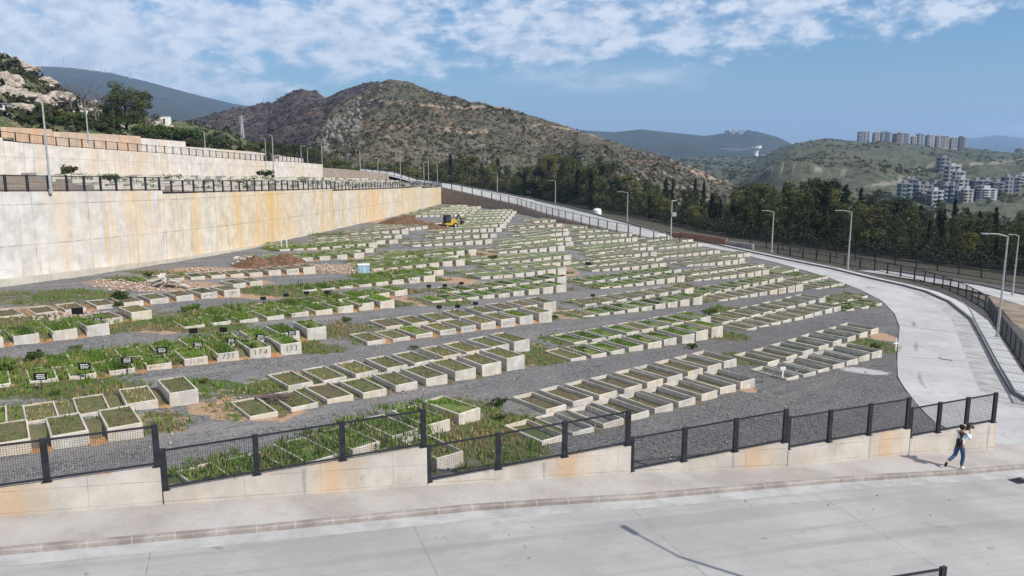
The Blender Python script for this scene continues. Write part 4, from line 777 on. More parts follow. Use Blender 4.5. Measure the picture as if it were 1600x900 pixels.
def frame_geo(b, w, ln, h, dep, j=.012, base=-.55, m=0, th=.066):
    g = random.uniform
    def J(x, y, z): return (x+g(-j, j), y+g(-j, j), z+g(-j, j)*.7)
    O = [(0, 0), (w, 0), (w, ln), (0, ln)]; I = [(th, th), (w-th, th), (w-th, ln-th), (th, ln-th)]; c = .018
    ob = [(x, y, base) for x, y in O]; ot = [J(x, y, h-c) for x, y in O]; oc = [(p[0]+(c if k in (0, 3) else -c), p[1]+(c if k in (0, 1) else -c), p[2]+c) for k, p in enumerate(ot)]
    it = [J(x, y, h) for x, y in I]; ib = [(x, y, h-dep-.16) for x, y in I]
    for k in range(4):
        q = (k+1) % 4; b.face([ob[k], ob[q], ot[q], ot[k]], m); b.face([ot[k], ot[q], oc[q], oc[k]], m); b.face([oc[k], oc[q], it[q], it[k]], m); b.face([it[k], it[q], ib[q], ib[k]], m)
def bed_mesh(name, m, w, ln, blades, bh, gm, seed, rough=.03):
    g = random.Random(seed); nx, ny = 6, 13; th = .068; V = []; Fq = []
    for i in range(nx):
        for j in range(ny):
            x = th+(w-2*th)*i/(nx-1); y = th+(ln-2*th)*j/(ny-1); z = rough*1.6*noise.noise((x*2.6+seed*7, y*2.6, seed))+rough*.7*noise.noise((x*9, y*9, seed)); V.append((x, y, z))
    b = MB()
    for f in grid_faces(nx, ny): b.face([V[k] for k in f], 0)
    for _ in range(blades):
        x = g.uniform(th+.02, w-th-.02); y = g.uniform(th+.02, ln-th-.02)
        if noise.noise((x*1.7+seed, y*1.7, 4.4)) < -.12: continue
        a = g.uniform(0, 6.28); hh = bh*g.uniform(.5, 1.4); dx, dy = math.cos(a)*.028, math.sin(a)*.028; lx, ly = g.uniform(-.05, .05), g.uniform(-.05, .05)
        b.face([(x-dx, y-dy, -.01), (x+dx, y+dy, -.01), (x+lx, y+ly, hh)], 1)
    return b.mesh(name, [m, gm])
BEDS = {}
for s_, m, gm, nb, bh in (('g', 'bed_g', 'grass_a', 420, .11), ('m', 'bed_m', 'grass_b', 210, .08), ('b', 'bed_b', 'grass_b', 90, .07), ('o', 'bed_g', 'grass_a', 480, .17), ('d', 'bed_d', 'grass_a', 110, .07)):
    BEDS[s_] = [bed_mesh('planting_bed', M_[m], 1.05, 2.26, nb, bh, M_[gm], k+ord(s_)) for k in range(3)]
ORD = ['first', 'second', 'third', 'fourth', 'fifth', 'sixth', 'seventh', 'eighth', 'ninth', 'tenth']
LOOK = {'g': 'grassy', 'm': 'weedy', 'b': 'brown bedded', 'o': 'overgrown', 'd': 'hollow dark'}
PAINT = {(10, 8): ('133', 'ink'), (10, 7): ('134', 'ink'), (10, 6): ('135', 'ink'), (10, 5): ('S136', 'redink'), (10, 4): ('S137', 'redink')}
SCR = {(10, 3): 'redink', (14, 2): 'redink', (14, 3): 'redink', (14, 4): 'ink', (14, 5): 'ink', (14, 6): 'redink', (33, 5): 'ink', (33, 6): 'ink', (33, 7): 'redink', (33, 4): 'ink', (28, 7): 'ink', (26, 7): 'ink', (26, 8): 'ink', (34, 6): 'ink', (29, 6): 'redink'}
far = MB(); NIND = 0
for (x, y, z, a, w, ln, h, dep, sty, ri, i) in GR:
    nm = ROWS[ri % 1000][9]; st = sty
    if random.random() < .22: st = random.choice({'g': 'gm', 'm': 'gmb', 'b': 'mbd', 'o': 'ogm', 'd': 'dbm'}[sty])
    if nm != 'row':
        nn = ROWS[ri][4]; q = ORD[i] if i < nn-1 else 'last'
        look = ('low ' if h < .22 else 'tall ' if h > .52 else '')+LOOK[st]
        frm = f'{q} from left' if q != 'last' else 'rightmost'; nm2 = nm.replace(' the ', ' '); lab = f'{look} grave, {frm} in {nm2}'
        while len(lab.split()) > 16: lab = ' '.join(lab.split()[1:]) if lab.split()[0] in ('low', 'tall') else lab.replace('strewn ', '',1).replace('fence sections','fences',1).replace(' from left','',1) if any(k_ in lab for k_ in ('strewn ', 'fence sections', ' from left')) else ' '.join(lab.split()[:16])
        o = empty('grave', (x, y, z), a, lab, 'grave', 'concrete framed graves in rows'); b = MB(); frame_geo(b, w, ln, h, dep)
        k = b.build('kerb_frame', M_['grave'], o); bd = link('planting_bed', BEDS[st][(ri*5+i*7) % 3], o, (0, 0, h-dep)); bd.scale = (w/1.05, ln/2.26, 1)
        if (ri, i) in PAINT:
            tx, mk = PAINT[(ri, i)]; t = link('painted_number', textmesh(tx, .4, M_[mk], .003, .12), k, (w*.5, -.006, max(.12, h*.52))); t.rotation_euler = (math.pi/2, 0, 0); s_ = min(1., h/.42, w*.86/max(.1, .21*len(tx)+.05)); t.scale = (s_, s_, 1)
        elif (ri, i) in SCR: link('painted_marks', scribble(w*.72, min(.3, h*.55), M_[SCR[(ri, i)]], ri*10+i, 5), k, (w*.5, -.005, h*.5))
        NIND += 1
    else:
        c, s_ = math.cos(a), math.sin(a); n0 = len(far.v); frame_geo(far, w, ln, h, dep, m=0); m = {'g': 1, 'm': 2, 'b': 3, 'o': 1, 'd': 3}[st]
        far.face([(.1, .1, h-dep), (w-.1, .1, h-dep), (w-.1, ln-.1, h-dep+.03), (.1, ln-.1, h-dep+.02)], m)
        for q in range(n0, len(far.v)): vx, vy, vz = far.v[q]; far.v[q] = (x+vx*c-vy*s_, y+vx*s_+vy*c, z+vz)
# graves of the upper terrace, seen edge-on behind the fence
TA = resamp([Vector((p[0]-.3, p[1], p[3]-.08)) for p in ALL1], 140); TB = resamp([Vector((p[0], p[1], p[2]+.35)) for p in TH], 140); tshr = []
for i in range(16, 138):
    for fr, hh in ((.12, .35), (.24, .3), (.42, .4), (.54, .35), (.72, .45)):
        if random.random() < .18: continue
        p = TA[i].lerp(TB[i], fr); n0 = len(far.v); a = R(70)+random.uniform(-.04, .04); frame_geo(far, 1.1, 2.1, hh+random.uniform(-.1, .15), .04, m=0); far.face([(.1, .1, hh-.03), (1., .1, hh-.03), (1., 2, hh-.03), (.1, 2, hh-.03)], random.choice((1, 2, 3))); c, s_ = math.cos(a), math.sin(a)
        for q in range(n0, len(far.v)): vx, vy, vz = far.v[q]; far.v[q] = (p.x+vx*c-vy*s_, p.y+vx*s_+vy*c, p.z+vz)
        if random.random() < .22: tshr.append((p.x+1.3, p.y-.4, p.z+.2))
tag(far.build('grave_rows', [M_['grave'], M_['bed_g'], M_['bed_m'], M_['bed_b']]), 'rows of small pale graves farther back and on the terrace above', kind='stuff')
tshr = np.array(tshr); leafscrub('terrace_plants', tshr, .28+.3*rng.random(len(tshr)), M_['shrub'], 21, .9, 'small dark plants between the graves on the terrace', 40, .2)
# earth banked between neighbouring graves of a row
eb = MB(); EPT = []
byrow = {}
for g_ in GR:
    if g_[9] < 1000: byrow.setdefault(g_[9], []).append(g_)
for ri, gs in byrow.items():
    for A, B in zip(gs, gs[1:]):
        if A[1] > 135: continue
        ca, sa = math.cos(A[3]), math.sin(A[3]); cb, sb = math.cos(B[3]), math.sin(B[3]); left = ri in (0, 1, 10, 11, 12, 13, 14, 24, 25, 26, 27, 28, 29, 30) or (ri > 40 and A[0]+(A[1]-40)*.28 < -2); lo = min(A[6], B[6]); top = max(.03, lo*(random.uniform(.85, .97) if A[8] == 'o' or ri in (0, 1) else random.uniform(.5, .8) if left else random.uniform(.08, .32))); G = []
        for j, (yy, f) in enumerate(((-.22-.12*random.random(), -.06), (.05, .18), (.45, .62), (1.1, .95), (1.8, .95), (2.35, .6))):
            row = []
            for k in range(4):
                t = k/3; p0 = Vector((A[0]+(A[4]-.03)*ca-yy*sa, A[1]+(A[4]-.03)*sa+yy*ca)); p1 = Vector((B[0]+.03*cb-yy*sb, B[1]+.03*sb+yy*cb)); p = p0.lerp(p1, t); row.append((p.x, p.y, gzf(p.x, p.y)-.04+top*f*(1-.25*math.sin(math.pi*t))+random.uniform(-.025, .025)))
            G.append(row)
            for c_ in row: EPT.append((c_, (.95 if left else .2) if j <= 1 else (.5 if left and A[8] not in 'o' and ri > 1 else .05)))
        for j in range(5):
            for k in range(3): eb.face([G[j][k], G[j][k+1], G[j+1][k+1], G[j+1][k]])
from mathutils.kdtree import KDTree
kd = KDTree(len(EPT))
for q, (pt, _) in enumerate(EPT): kd.insert(pt, q)
kd.balance()
def OR_AT(c): return EPT[kd.find(c)[1]][1]
eo = tag(eb.build('banked_earth', M_['earth'], smooth=True, merge=True), kind='structure'); qa = eo.data.attributes.new('orange', 'FLOAT', 'POINT'); qa.data.foreach_set('value', [EORG[min(range(1), key=lambda q: 0)] if False else OR_AT(v.co) for v in eo.data.vertices])
# black name plaques on stakes
SG = [(63, 588, 18, 1), (132, 572, 17, 1), (198, 563, 16, 1), (253, 547, 16, 1), (309, 538, 15, 1), (361, 532, 14, 1), (407, 526, 14, 1), (456, 520, 13, 1), (153, 500, 13, 1), (121, 486, 18, 0), (302, 517, 13, 0), (349, 515, 12, 0), (411, 466, 9, 0), (447, 461, 6, 0), (479, 457.5, 8, 0), (511, 456.5, 8, 0), (469, 441, 8, 1), (686, 479.5, 9, 0), (715, 478.5, 6, 0), (743, 474, 6, 0), (670, 447, 6, 0), (695, 446, 6, 0), (721, 442.5, 7, 0), (926, 461.5, 5, 0), (879, 431, 5, 0)]
wh = {0: 'plain back of a', 1: 'white lettered'}
for k, (px, py, wd, tx) in enumerate(SG):
    p = ground(px, py, .62); g0 = gzf(p.x, p.y); sc = wd*p.length/F*.93; sc = min(.62, max(.36, sc)); hh = sc*.62; h0 = p.z-g0
    near = {0: 'leftmost on the numbered row', 1: 'second on the numbered row', 2: 'third on the numbered row', 3: 'fourth on the numbered row', 4: 'above grave S137', 5: 'above grave S136', 6: 'above grave 134', 7: 'last on the numbered row, above grave 133', 8: 'on the far left row', 9: 'tilted, by the rubble at far left', 10: 'left of the pair on the gravel lane', 11: 'right of the pair on the gravel lane', 12: 'first of four along the lane left of centre', 13: 'second of four along the lane left of centre', 14: 'third of four along the lane left of centre', 15: 'last of four along the lane left of centre', 16: 'on the weeds near the dirt mounds', 17: 'first of three beside the painted centre block', 18: 'second of three beside the painted centre block', 19: 'third of three beside the painted centre block', 20: 'first of three behind the dense green block', 21: 'middle of three behind the dense green block', 22: 'last of three behind the dense green block', 23: 'single one left of the cream fronted block', 24: 'by the dense green block'}[k]
    o = empty('grave_sign', (p.x, p.y, g0), R(random.uniform(0, 16)), ('black plaque with white lettering' if tx else 'plain black plaque')+' on a stake, '+near, 'sign', 'black plaques on stakes'); b = MB(); b.box((-.015, 0, -.1), (.015, .03, h0+hh*.3)); b.build('stake', M_['metal'], o)
    b = MB(); b.box((-sc/2, -.022, h0-hh/2), (sc/2, -.002, h0+hh/2)); pn = b.build('plaque', M_['sign'], o)
    if tx:
        b = MB(); g = random.Random(k)
        for r_ in range(3):
            zz = h0+hh*(.24-.24*r_); x0 = -sc*.36+g.uniform(0, .06)
            while x0 < sc*.32: wd2 = g.uniform(.03, .085); b.box((x0, -.026, zz-hh*.065), (min(x0+wd2, sc*.38), -.0225, zz+hh*.065)); x0 += wd2+.022
        b.build('lettering', M_['white'], pn)
# ---------------------------------------------------------------- weeds and grass
gb = MB()
def tuft(x, y, z, h, r, n, m):
    for _ in range(n):
        a = random.uniform(0, 6.28); q = random.uniform(0, r); bx, by = x+math.cos(a)*q, y+math.sin(a)*q; b_ = random.uniform(0, 6.28); dx, dy = math.cos(b_)*h*.17, math.sin(b_)*h*.17; l = h*random.uniform(.5, 1.2); t = random.uniform(.1, .5)*h
        gb.face([(bx-dx, by-dy, z-.03), (bx+dx, by+dy, z-.03), (bx+math.cos(a)*t, by+math.sin(a)*t, z+l)], m)
N = 52000; ux = rng.random(N); tx = 24+ (110-24)*ux**1.5; txx = (rng.random(N)*2-1)*.72*tx
ok = (txx > -36) & (txx < 40); PX, PY = txx[ok], tx[ok]; vg, sl2, _ = masks(PX, PY); kp = (vg+(rng.random(len(vg))-.5)*.5 > .55)
PX, PY, vgk = PX[kp], PY[kp], vg[kp]
boxes = []
for (x, y, z, a, w, ln, h, dep, sty, ri, i) in GR:
    if y < 115: boxes.append((x, y, math.cos(a), math.sin(a), w, ln))
bx = np.array(boxes); cnt = 0
for x, y, v in zip(PX, PY, vgk):
    dx = x-bx[:, 0]; dy = y-bx[:, 1]; u = dx*bx[:, 2]+dy*bx[:, 3]; w_ = -dx*bx[:, 3]+dy*bx[:, 2]
    if np.any((u > -.04) & (u < bx[:, 4]+.04) & (w_ > -.1) & (w_ < bx[:, 5]+.04)): continue
    nz = noise.noise((x*.22, y*.22, 8.)); dry = nz+random.uniform(-.35, .35) > .12; hh = .10+.14*random.random()**2
    if y > 60: hh *= 1.4
    tuft(x, y, gzf(x, y), hh, .16, 5, 1 if dry else 0); cnt += 1
# thick green growth over the overgrown rows and the leafy block
for ri, gs in byrow.items():
    if ROWS[ri][8] == 'o' or ri in (2, 3):
        for (x, y, z, a, w, ln, h, dep, sty, r_, i) in gs:
            if y > 100 or i > len(gs)*.75: continue
            for _ in range(120 if ri in (2, 3) else 75):
                u = random.uniform(-.75, w+.75); v = random.uniform(.1, ln+.5); X = x+u*math.cos(a)-v*math.sin(a); Y = y+u*math.sin(a)+v*math.cos(a)
                if noise.noise((X*.5, Y*.5, 3.)) < -.25: continue
                tuft(X, Y, gzf(X, Y)+h*.92, (.12 if ri in (2, 3) else .10)+.13*random.random(), .15, 5, 0 if random.random() < .8 else 1)
tag(gb.build('grass', [M_['grass_a'], M_['grass_b']]), 'green and dry weeds growing between the graves', kind='stuff')
# loose stones on the gravel, along the wall foot and in the rubble
sp = []; ss = []
for px, py, rx, ry, n, s_ in [(210, 448, 3, 2, 160, .12), (250, 445, 5, 2.5, 200, .09), (105, 497, 3, 1.2, 150, .1), (135, 493, 2, 1.2, 150, .1), (560, 420, 5, 3, 240, .11), (345, 425, 3, 2, 140, .12), (620, 612, 1.5, .8, 40, .045), (1100, 650, 5, 1.5, 30, .04), (540, 422, 4, 2, 120, .13), (420, 620, 2, 1, 60, .05), (500, 780, 8, .6, 0, .04), (1170, 610, 2, 1.5, 25, .04)]:
    c = ground(px, py)
    for _ in range(n):
        a = random.uniform(0, 6.28); q = math.sqrt(random.random()); x = c.x+rx*q*math.cos(a); y = c.y+ry*q*math.sin(a); sp.append((x, y, gzf(x, y)+.02)); ss.append(s_*.75*random.uniform(.4, 1.6))
for _ in range(900):
    y = random.uniform(24, 75); x = random.uniform(-.66, .62)*y
    if -33 < x < 36: sp.append((x, y, gzf(x, y)+.0)); ss.append(random.uniform(.02, .055))
blobs('loose_stones', np.array(sp), np.array(ss), M_['rubble'], 31, .7, 'broken stones and rubble scattered between the graves')
# ---------------------------------------------------------------- trees
def leafcloud(cl, per, ls, seed, flat=.8):
    """cl: (x,y,z,r) clumps; leaves are small quads spread through each clump"""
    g = np.random.default_rng(seed); V = []; 
    for (x, y, z, r), n in zip(cl, per):
        d = g.normal(size=(n, 3)); d /= np.linalg.norm(d, axis=1)[:, None]; p = d*(r*g.random((n, 1))**.42); p[:, 2] *= flat; p += (x, y, z)
        a = g.normal(size=(n, 3)); a /= np.linalg.norm(a, axis=1)[:, None]; b = np.cross(a, g.normal(size=(n, 3))); b /= np.linalg.norm(b, axis=1)[:, None]; s = ls*g.uniform(.6, 1.4, (n, 1))
        V.append(np.stack([p-a*s, p+b*s*.55, p+a*s, p-b*s*.55], 1))
    V = np.concatenate(V).reshape(-1, 3); return V, np.arange(len(V)).reshape(-1, 4)
def tree_proto(kind, seed):
    g = random.Random(seed); H = 1.0; tr = MB(); cl = []; per = []
    if kind == 'broad':
        tr.tube([(0, 0, -.05), (.01, .0, .2), (g.uniform(-.03, .03), g.uniform(-.03, .03), .45), (g.uniform(-.05, .05), 0, .75)], [.03, .024, .016, .006], 7)
        for k in range(26):
            t = g.uniform(.22, .95); a = g.uniform(0, 6.28); rr = g.uniform(.08, .30)*(1.15-abs(t-.5)*1.1); x, y, z = math.cos(a)*rr, math.sin(a)*rr, t; r = g.uniform(.07, .135)
            cl.append((x, y, min(z, 1-r*.7), r)); per.append(int(150*(r/.1)**2)); tr.tube([(0, 0, max(.12, t-.25)), (x*.55, y*.55, t-.1), (x, y, t)], [.010, .006, .002], 5, cap=False)
        V, Fq = leafcloud(cl, per, .0155, seed)
    elif kind == 'pine':
        tr.tube([(0, 0, -.05), (.0, .01, .4), (.01, 0, .8), (0, 0, .97)], [.024, .018, .01, .003], 7)
        for k in range(34):
            t = .14+.84*k/33; R_ = .24*(1-t)**.7+.035; a = k*2.4+g.uniform(-.4, .4); rr = R_*g.uniform(.45, 1.); r = g.uniform(.05, .09)*(1.25-t*.5); x, y = math.cos(a)*rr, math.sin(a)*rr
            cl.append((x, y, t, r)); per.append(int(135*(r/.08)**2)); tr.tube([(0, 0, t-.02), (x*.8, y*.8, t)], [.006, .002], 5, cap=False)
        V, Fq = leafcloud(cl, per, .0135, seed, .75)
    elif kind == 'cypress':
        tr.tube([(0, 0, -.05), (0, 0, .5), (0, 0, .95)], [.018, .012, .003], 6)
        for k in range(30):
            t = .06+.92*k/29; R_ = .075*min(1, t*4)*(1-t)**.55+.008; a = g.uniform(0, 6.28); rr = R_*g.uniform(.2, .6); cl.append((math.cos(a)*rr, math.sin(a)*rr, t, max(.018, R_*g.uniform(.75, 1.1)))); per.append(95)
        V, Fq = leafcloud(cl, per, .013, seed, 1.5)
    elif kind == 'bare':
        V = Fq = None; tr.tube([(0, 0, -.05), (.01, 0, .3), (.02, .02, .6)], [.022, .016, .01], 7)
        def br(p, d, l, r, n):
            q = p+d*l; tr.tube([p, p.lerp(q, .5)+Vector((g.uniform(-.05, .05), g.uniform(-.05, .05), 0))*l, q], [r, r*.75, r*.5], 4, cap=False)
            if n:
                for _ in range(3): br(q, (d+Vector((g.uniform(-.8, .8), g.uniform(-.8, .8), g.uniform(-.15, .6)))).normalized(), l*.72, r*.5, n-1)
        for k in range(6): a = k*1.05+g.uniform(-.3, .3); br(Vector((.01, .01, .22+.06*k)), Vector((math.cos(a), math.sin(a), 1.1)).normalized(), .2, .009, 3)
    else:                                                       # bush
        tr.tube([(0, 0, -.05), (.02, 0, .5)], [.03, .012], 5)
        for k in range(13):
            a = g.uniform(0, 6.28); rr = g.uniform(.05, .42); cl.append((math.cos(a)*rr*1.25, math.sin(a)*rr*1.25, g.uniform(.12, .62), g.uniform(.12, .26))); per.append(90); tr.tube([(0, 0, .05), (math.cos(a)*rr*.8, math.sin(a)*rr*.8, .5)], [.015, .006], 4, cap=False)
        V, Fq = leafcloud(cl, per, .05, seed, .85)
    return tr, V, Fq
PROT = {}
def proto(kind, m, seed):
    k = (kind, m, seed)
    if k not in PROT:
        tr, V, Fq = tree_proto(kind, seed); PROT[k] = (tr.mesh('trunk', M_['twig'] if kind == 'bare' else M_['bark'], smooth=True), npmesh('crown', V, Fq, M_[m]) if V is not None else None)
    return PROT[k]
def tree(name, kind, m, seed, loc, h, wd, label, cat='tree', group=None, rz=None):
    tm, cm = proto(kind, m, seed); o = empty(name, loc, random.uniform(0, 6.28) if rz is None else rz, label, cat, group); o.scale = (h*wd, h*wd, h)
    link('trunk' if kind != 'bush' else 'stem', tm, o)
    if cm: link('crown' if kind != 'bush' else 'foliage', cm, o)
    return o
def tz(X, Y): 
    z = gzf(X, Y)-max(0, min(1, (X-44)/60))*1.0-24*max(0, min(1, (math.hypot(X, Y)-240)/150))*max(0, min(1, (X-20)/60)); f = min(1, max(0, (math.hypot(X, Y)-430)/900)); return z*(1-f)-42*f
def tree_px(kind, m, seed, px, top, Y, wd, label, group=None, name='tree', maxh=26):
    X = (px-800)/F*(Y*1.0)*1.02; z = tz(X, Y); r = ray(px, top); zt = CZ+r[2]/r[1]*Y; h = min(maxh, max(3., zt-z)); return tree(name, kind, m, seed, (X, Y, zt-h if h < zt-z else z), h, wd, label, 'tree', group)
GW = 'trees of the dark wood behind the lane'
LBW = {'broad': 'rounded dark green broadleaf tree in the wood behind the lane', 'pine': 'dark ragged pine tree in the wood behind the lane', 'cypress': 'narrow dark cypress spire in the wood behind the lane'}
LBO = 'rounded olive green tree in the wood behind the lane'
# singled-out trees: (kind, material, seed, px, top py, distance, width, label)
for a in [('broad', 'pine', 1, 1232, 281, 150, 1.05, 'tallest rounded dark tree in the wood, left of the two tallest'), ('broad', 'pine', 2, 1276, 279, 152, 1.1, 'right of the two tallest rounded dark trees, above the tall lamp'),
          ('cypress', 'cypress', 1, 1478, 312, 150, 1.2, 'tallest black cypress spire right of the two tallest round trees'), ('cypress', 'cypress', 2, 1425, 321, 150, 1.2, 'cypress spire left of the tallest spire'), ('cypress', 'cypress', 3, 1541, 325, 140, 1.3, 'black cypress spire close to the right-hand lamps'), ('cypress', 'cypress', 1, 1388, 318, 150, 1.5, 'bushy cypress two spires left of the tallest one'), ('cypress', 'cypress', 2, 1356, 322, 148, 1.3, 'short cypress right of the tall middle lamp'),
          ('cypress', 'cypress', 3, 1079, 279, 240, 1.1, 'slim far cypress behind the pole with a box'), ('cypress', 'cypress', 1, 1092, 282, 240, 1.1, 'right one of the slim far cypresses behind the pole'), ('cypress', 'cypress', 2, 1105, 303, 170, 1.7, 'broad black cypress right of the pole with a box'), ('cypress', 'cypress', 1, 1119, 311, 170, 1.2, 'small cypress just right of the broad black one'),
          ('broad', 'olive', 3, 735, 243, 300, 1.25, 'big olive green tree left of the gap in the wood'), ('broad', 'olive', 1, 770, 252, 300, 1., 'smaller olive tree right of the big olive one'), ('broad', 'olive', 2, 855, 240, 270, .8, 'tall olive tree in the middle of the wood'), ('broad', 'olive', 4, 882, 240, 265, .75, 'tall olive tree beside the middle one, toward the tank'), ('broad', 'olive', 3, 922, 262, 250, 1., 'olive tree rising behind the white tank'), ('broad', 'bright', 5, 812, 285, 280, 1.1, 'low bright green tree at the foot of the wood'), ('broad', 'bright', 6, 1015, 318, 200, 1.2, 'bright green low tree left of the pole with a box'),
          ('broad', 'olive', 6, 1068, 312, 175, 1.1, 'olive tree just right of the pole with a box'), ('broad', 'olive', 7, 1145, 300, 165, 1., 'olive tree left of the nearer lamp by the wood'), ('cypress', 'cypress', 3, 1034, 280, 230, 1.5, 'dark ragged cypress over the bright low tree'), ('cypress', 'cypress', 2, 1002, 292, 230, 1.4, 'dark cypress left of the ragged one over the bright low tree')]: tree_px(*a[:7], a[7])
_tl = 0; g = random.Random(11); i = 0
def front(px): return np.interp(px, [640, 700, 780, 860, 950, 1020, 1100, 1180, 1300, 1450, 1620], [330, 320, 305, 265, 215, 190, 160, 148, 138, 126, 118])
def topline(px): return np.interp(px, [620, 680, 720, 800, 840, 900, 950, 1000, 1050, 1100, 1180, 1215, 1290, 1330, 1400, 1500, 1560, 1640], [262, 262, 256, 272, 262, 256, 272, 300, 306, 312, 306, 298, 296, 316, 330, 345, 350, 346])
for row, (dy, dt) in enumerate(((1, 20), (10, 8), (22, 0), (40, -3))):
    px = 650+g.uniform(0, 12)+row*5
    while px < 1680:
        Y = front(px)+dy+g.uniform(-3, 3); kind = g.choices(('broad', 'pine', 'cypress'), (3.2, 5, 2.6))[0]; m = {'broad': g.choice(('pine', 'olive', 'olive')), 'pine': 'pine', 'cypress': 'cypress'}[kind]; lb = LBO if m == 'olive' else LBW[kind]
        o = tree_px(kind, m, g.randint(1, 5), px, topline(px)+dt-7+g.uniform(-16, 12), Y, g.uniform(.85, 1.25) if kind != 'cypress' else g.uniform(1.1, 1.7), lb, GW+(' of olive tint' if m == 'olive' else ' of '+kind+' kind')); px += g.uniform(16, 28)*(1 if px > 1000 else .85)
# undergrowth along the edge of the wood
pts = np.array([(x, y, tz(x, y)+.6) for px in np.arange(640, 1700, 3.2) for dy in (-3, 2, 8) for x, y in [((px-800)/F*(front(px)+dy+g.uniform(-3, 2)), front(px)+dy+g.uniform(-3, 2))]])
leafscrub('undergrowth', pts, .9+1.0*rng.random(len(pts)), M_['cypress'], 41, 1.2, 'dark undergrowth along the edge of the wood', 120, .095)
# trees and bushes on the slope at the upper left
def on_slope(px, py): return land(px, py, ('rocky_slope',)) or at(px, py, 180)
p = on_slope(198, 202); tree('tree', 'broad', 'pine', 1, p-Vector((0, 0, .5)), .060*p.y, 1.35, 'big dark spreading tree above the rust orange wall', 'tree'); p = on_slope(226, 200); tree('tree', 'broad', 'pine', 3, p-Vector((0, 0, .5)), .045*p.y, 1.2, 'lower right hand part tree beside the big dark spreading tree', 'tree')
p = on_slope(178, 200); tree('tree', 'broad', 'pine', 4, p-Vector((0, 0, .5)), .045*p.y, 1.2, 'lower dark tree on the left of the big spreading tree', 'tree')
for px, py, h, lb in ((133, 188, .05, 'bare brown twiggy tree left of the big dark tree'), (150, 190, .042, 'smaller bare twiggy tree against the big dark tree'), (112, 176, .035, 'bare brown tree higher on the rocky slope')): p = on_slope(px, py); tree('bare_tree', 'bare', None, 3, p, h*p.y, 1.5, lb)
g = random.Random(5)
for k in range(46):
    px = g.uniform(-10, 480); py = np.interp(px, [-10, 240, 480], [168, 208, 262])+g.uniform(-6, 16); p = on_slope(px, py); tree('shrub', 'bush', g.choice(('pine', 'shrub', 'olive')), g.randint(1, 3), p, p.y*g.uniform(.008, .02), g.uniform(1., 1.6), 'dark rounded shrub on the slope above the third wall', 'shrub', 'shrubs on the slope above the third wall')
for px in range(225, 300, 9): p = on_slope(px, 212+(px-225)*.1+g.uniform(-4, 4)); tree('shrub', 'bush', 'bright', g.randint(1, 3), p, p.y*.018, 1.7, 'bright green leafy shrub right of the big dark tree', 'shrub', 'bright shrubs right of the big dark tree')
for k, px in enumerate(range(395, 500, 13)): p = on_slope(px, 255+(px-395)*.1); tree('tree', 'broad', 'pine', 1+k % 4, p, p.y*.028, 1.25, 'small dark tree on the slope where the walls end', 'tree', 'small dark trees where the walls end')
for k, px in enumerate(range(505, 690, 14)):
    Y = 300+g.uniform(-10, 25); X = (px-800)/F*Y; q = at(px, 285, Y); tree('tree', 'broad', g.choice(('pine', 'olive')), 1+k % 5, (X, Y, q.z-6), g.uniform(11, 15)*(1.25 if px == 519 else 1), 1.1, 'dark tree at the foot of the big hill behind the end wall', 'tree', 'dark trees at the foot of the big hill')
# single bushes in the field
BU = [(57, 562, .75, 'bright', 'bright green bush near the left edge behind the numbered row'), (3, 582, .9, 'bright', 'green bush cut by the left edge of the picture'), (118, 547, .5, 'bright', 'small green bush in the weeds right of the bright bush'), (185, 470, .85, 'shrub', 'dark green bush in front of the rubble strewn row'), (186, 480, .7, 'shrub', 'lower dark bush in front of the rubble strewn row'), (290, 487, .7, 'bright', 'green bush at the left end of the overgrown block'), (308, 484, .55, 'bright', 'smaller green bush right of the one on the overgrown block'), (647, 545, .4, 'bright', 'small green bush on the edge of the centre block'), (1108, 492, .75, 'bright', 'green bush at the left end of the long right block'), (1083, 545, .55, 'shrub', 'green bush by the left end of the green block, lane side'), (782, 634, .6, 'bright', 'green bush between the centre block and the third fence section'), (783, 655, .4, 'shrub', 'small bush below the green one by the centre block'), (233, 433, .5, 'shrub', 'dark bush at the left of the white slabs by the wall foot'), (1368, 545, .5, 'shrub', 'dark bush beside the last hollow graves at the lane edge'), (540, 503, .6, 'shrub', 'dark bush on the weeds left of the painted centre block'), (863, 500, .5, 'shrub', 'bush at the right end of the painted centre block'), (320, 598, .35, 'twig', 'thin dead shrub on the gravel above the tall end box'), (85, 617, .35, 'shrub', 'small dark shrub on the gravel above the leftmost block'), (920, 415, .6, 'shrub', 'bush left of the far middle block'), (770, 405, .7, 'bright', 'bush left of the far green block in the middle')]
for px, py, h, m, lb in BU:
    p = ground(px, py); tree('bush', 'bush', m if m != 'twig' else 'olive', random.randint(1, 3), p, h*(.8 if p.y < 50 else 1.05), 1.35, lb, 'bush')
for px, Y, h, lb in ((100, 93, 2.1, 'grey green shrub on the terrace in front of the second wall'), (172, 70, 1.1, 'dark plant on the terrace behind the first fence'), (415, 128, 1.9, 'small green tree on the terrace right of the long pale wall')):
    q = at(px, 275 if px == 100 else 283 if px == 172 else 277, Y); tree('shrub', 'bush', 'olive' if px == 100 else 'shrub', 2, q-Vector((0, 0, .1)), h, 1.2, lb, 'shrub')
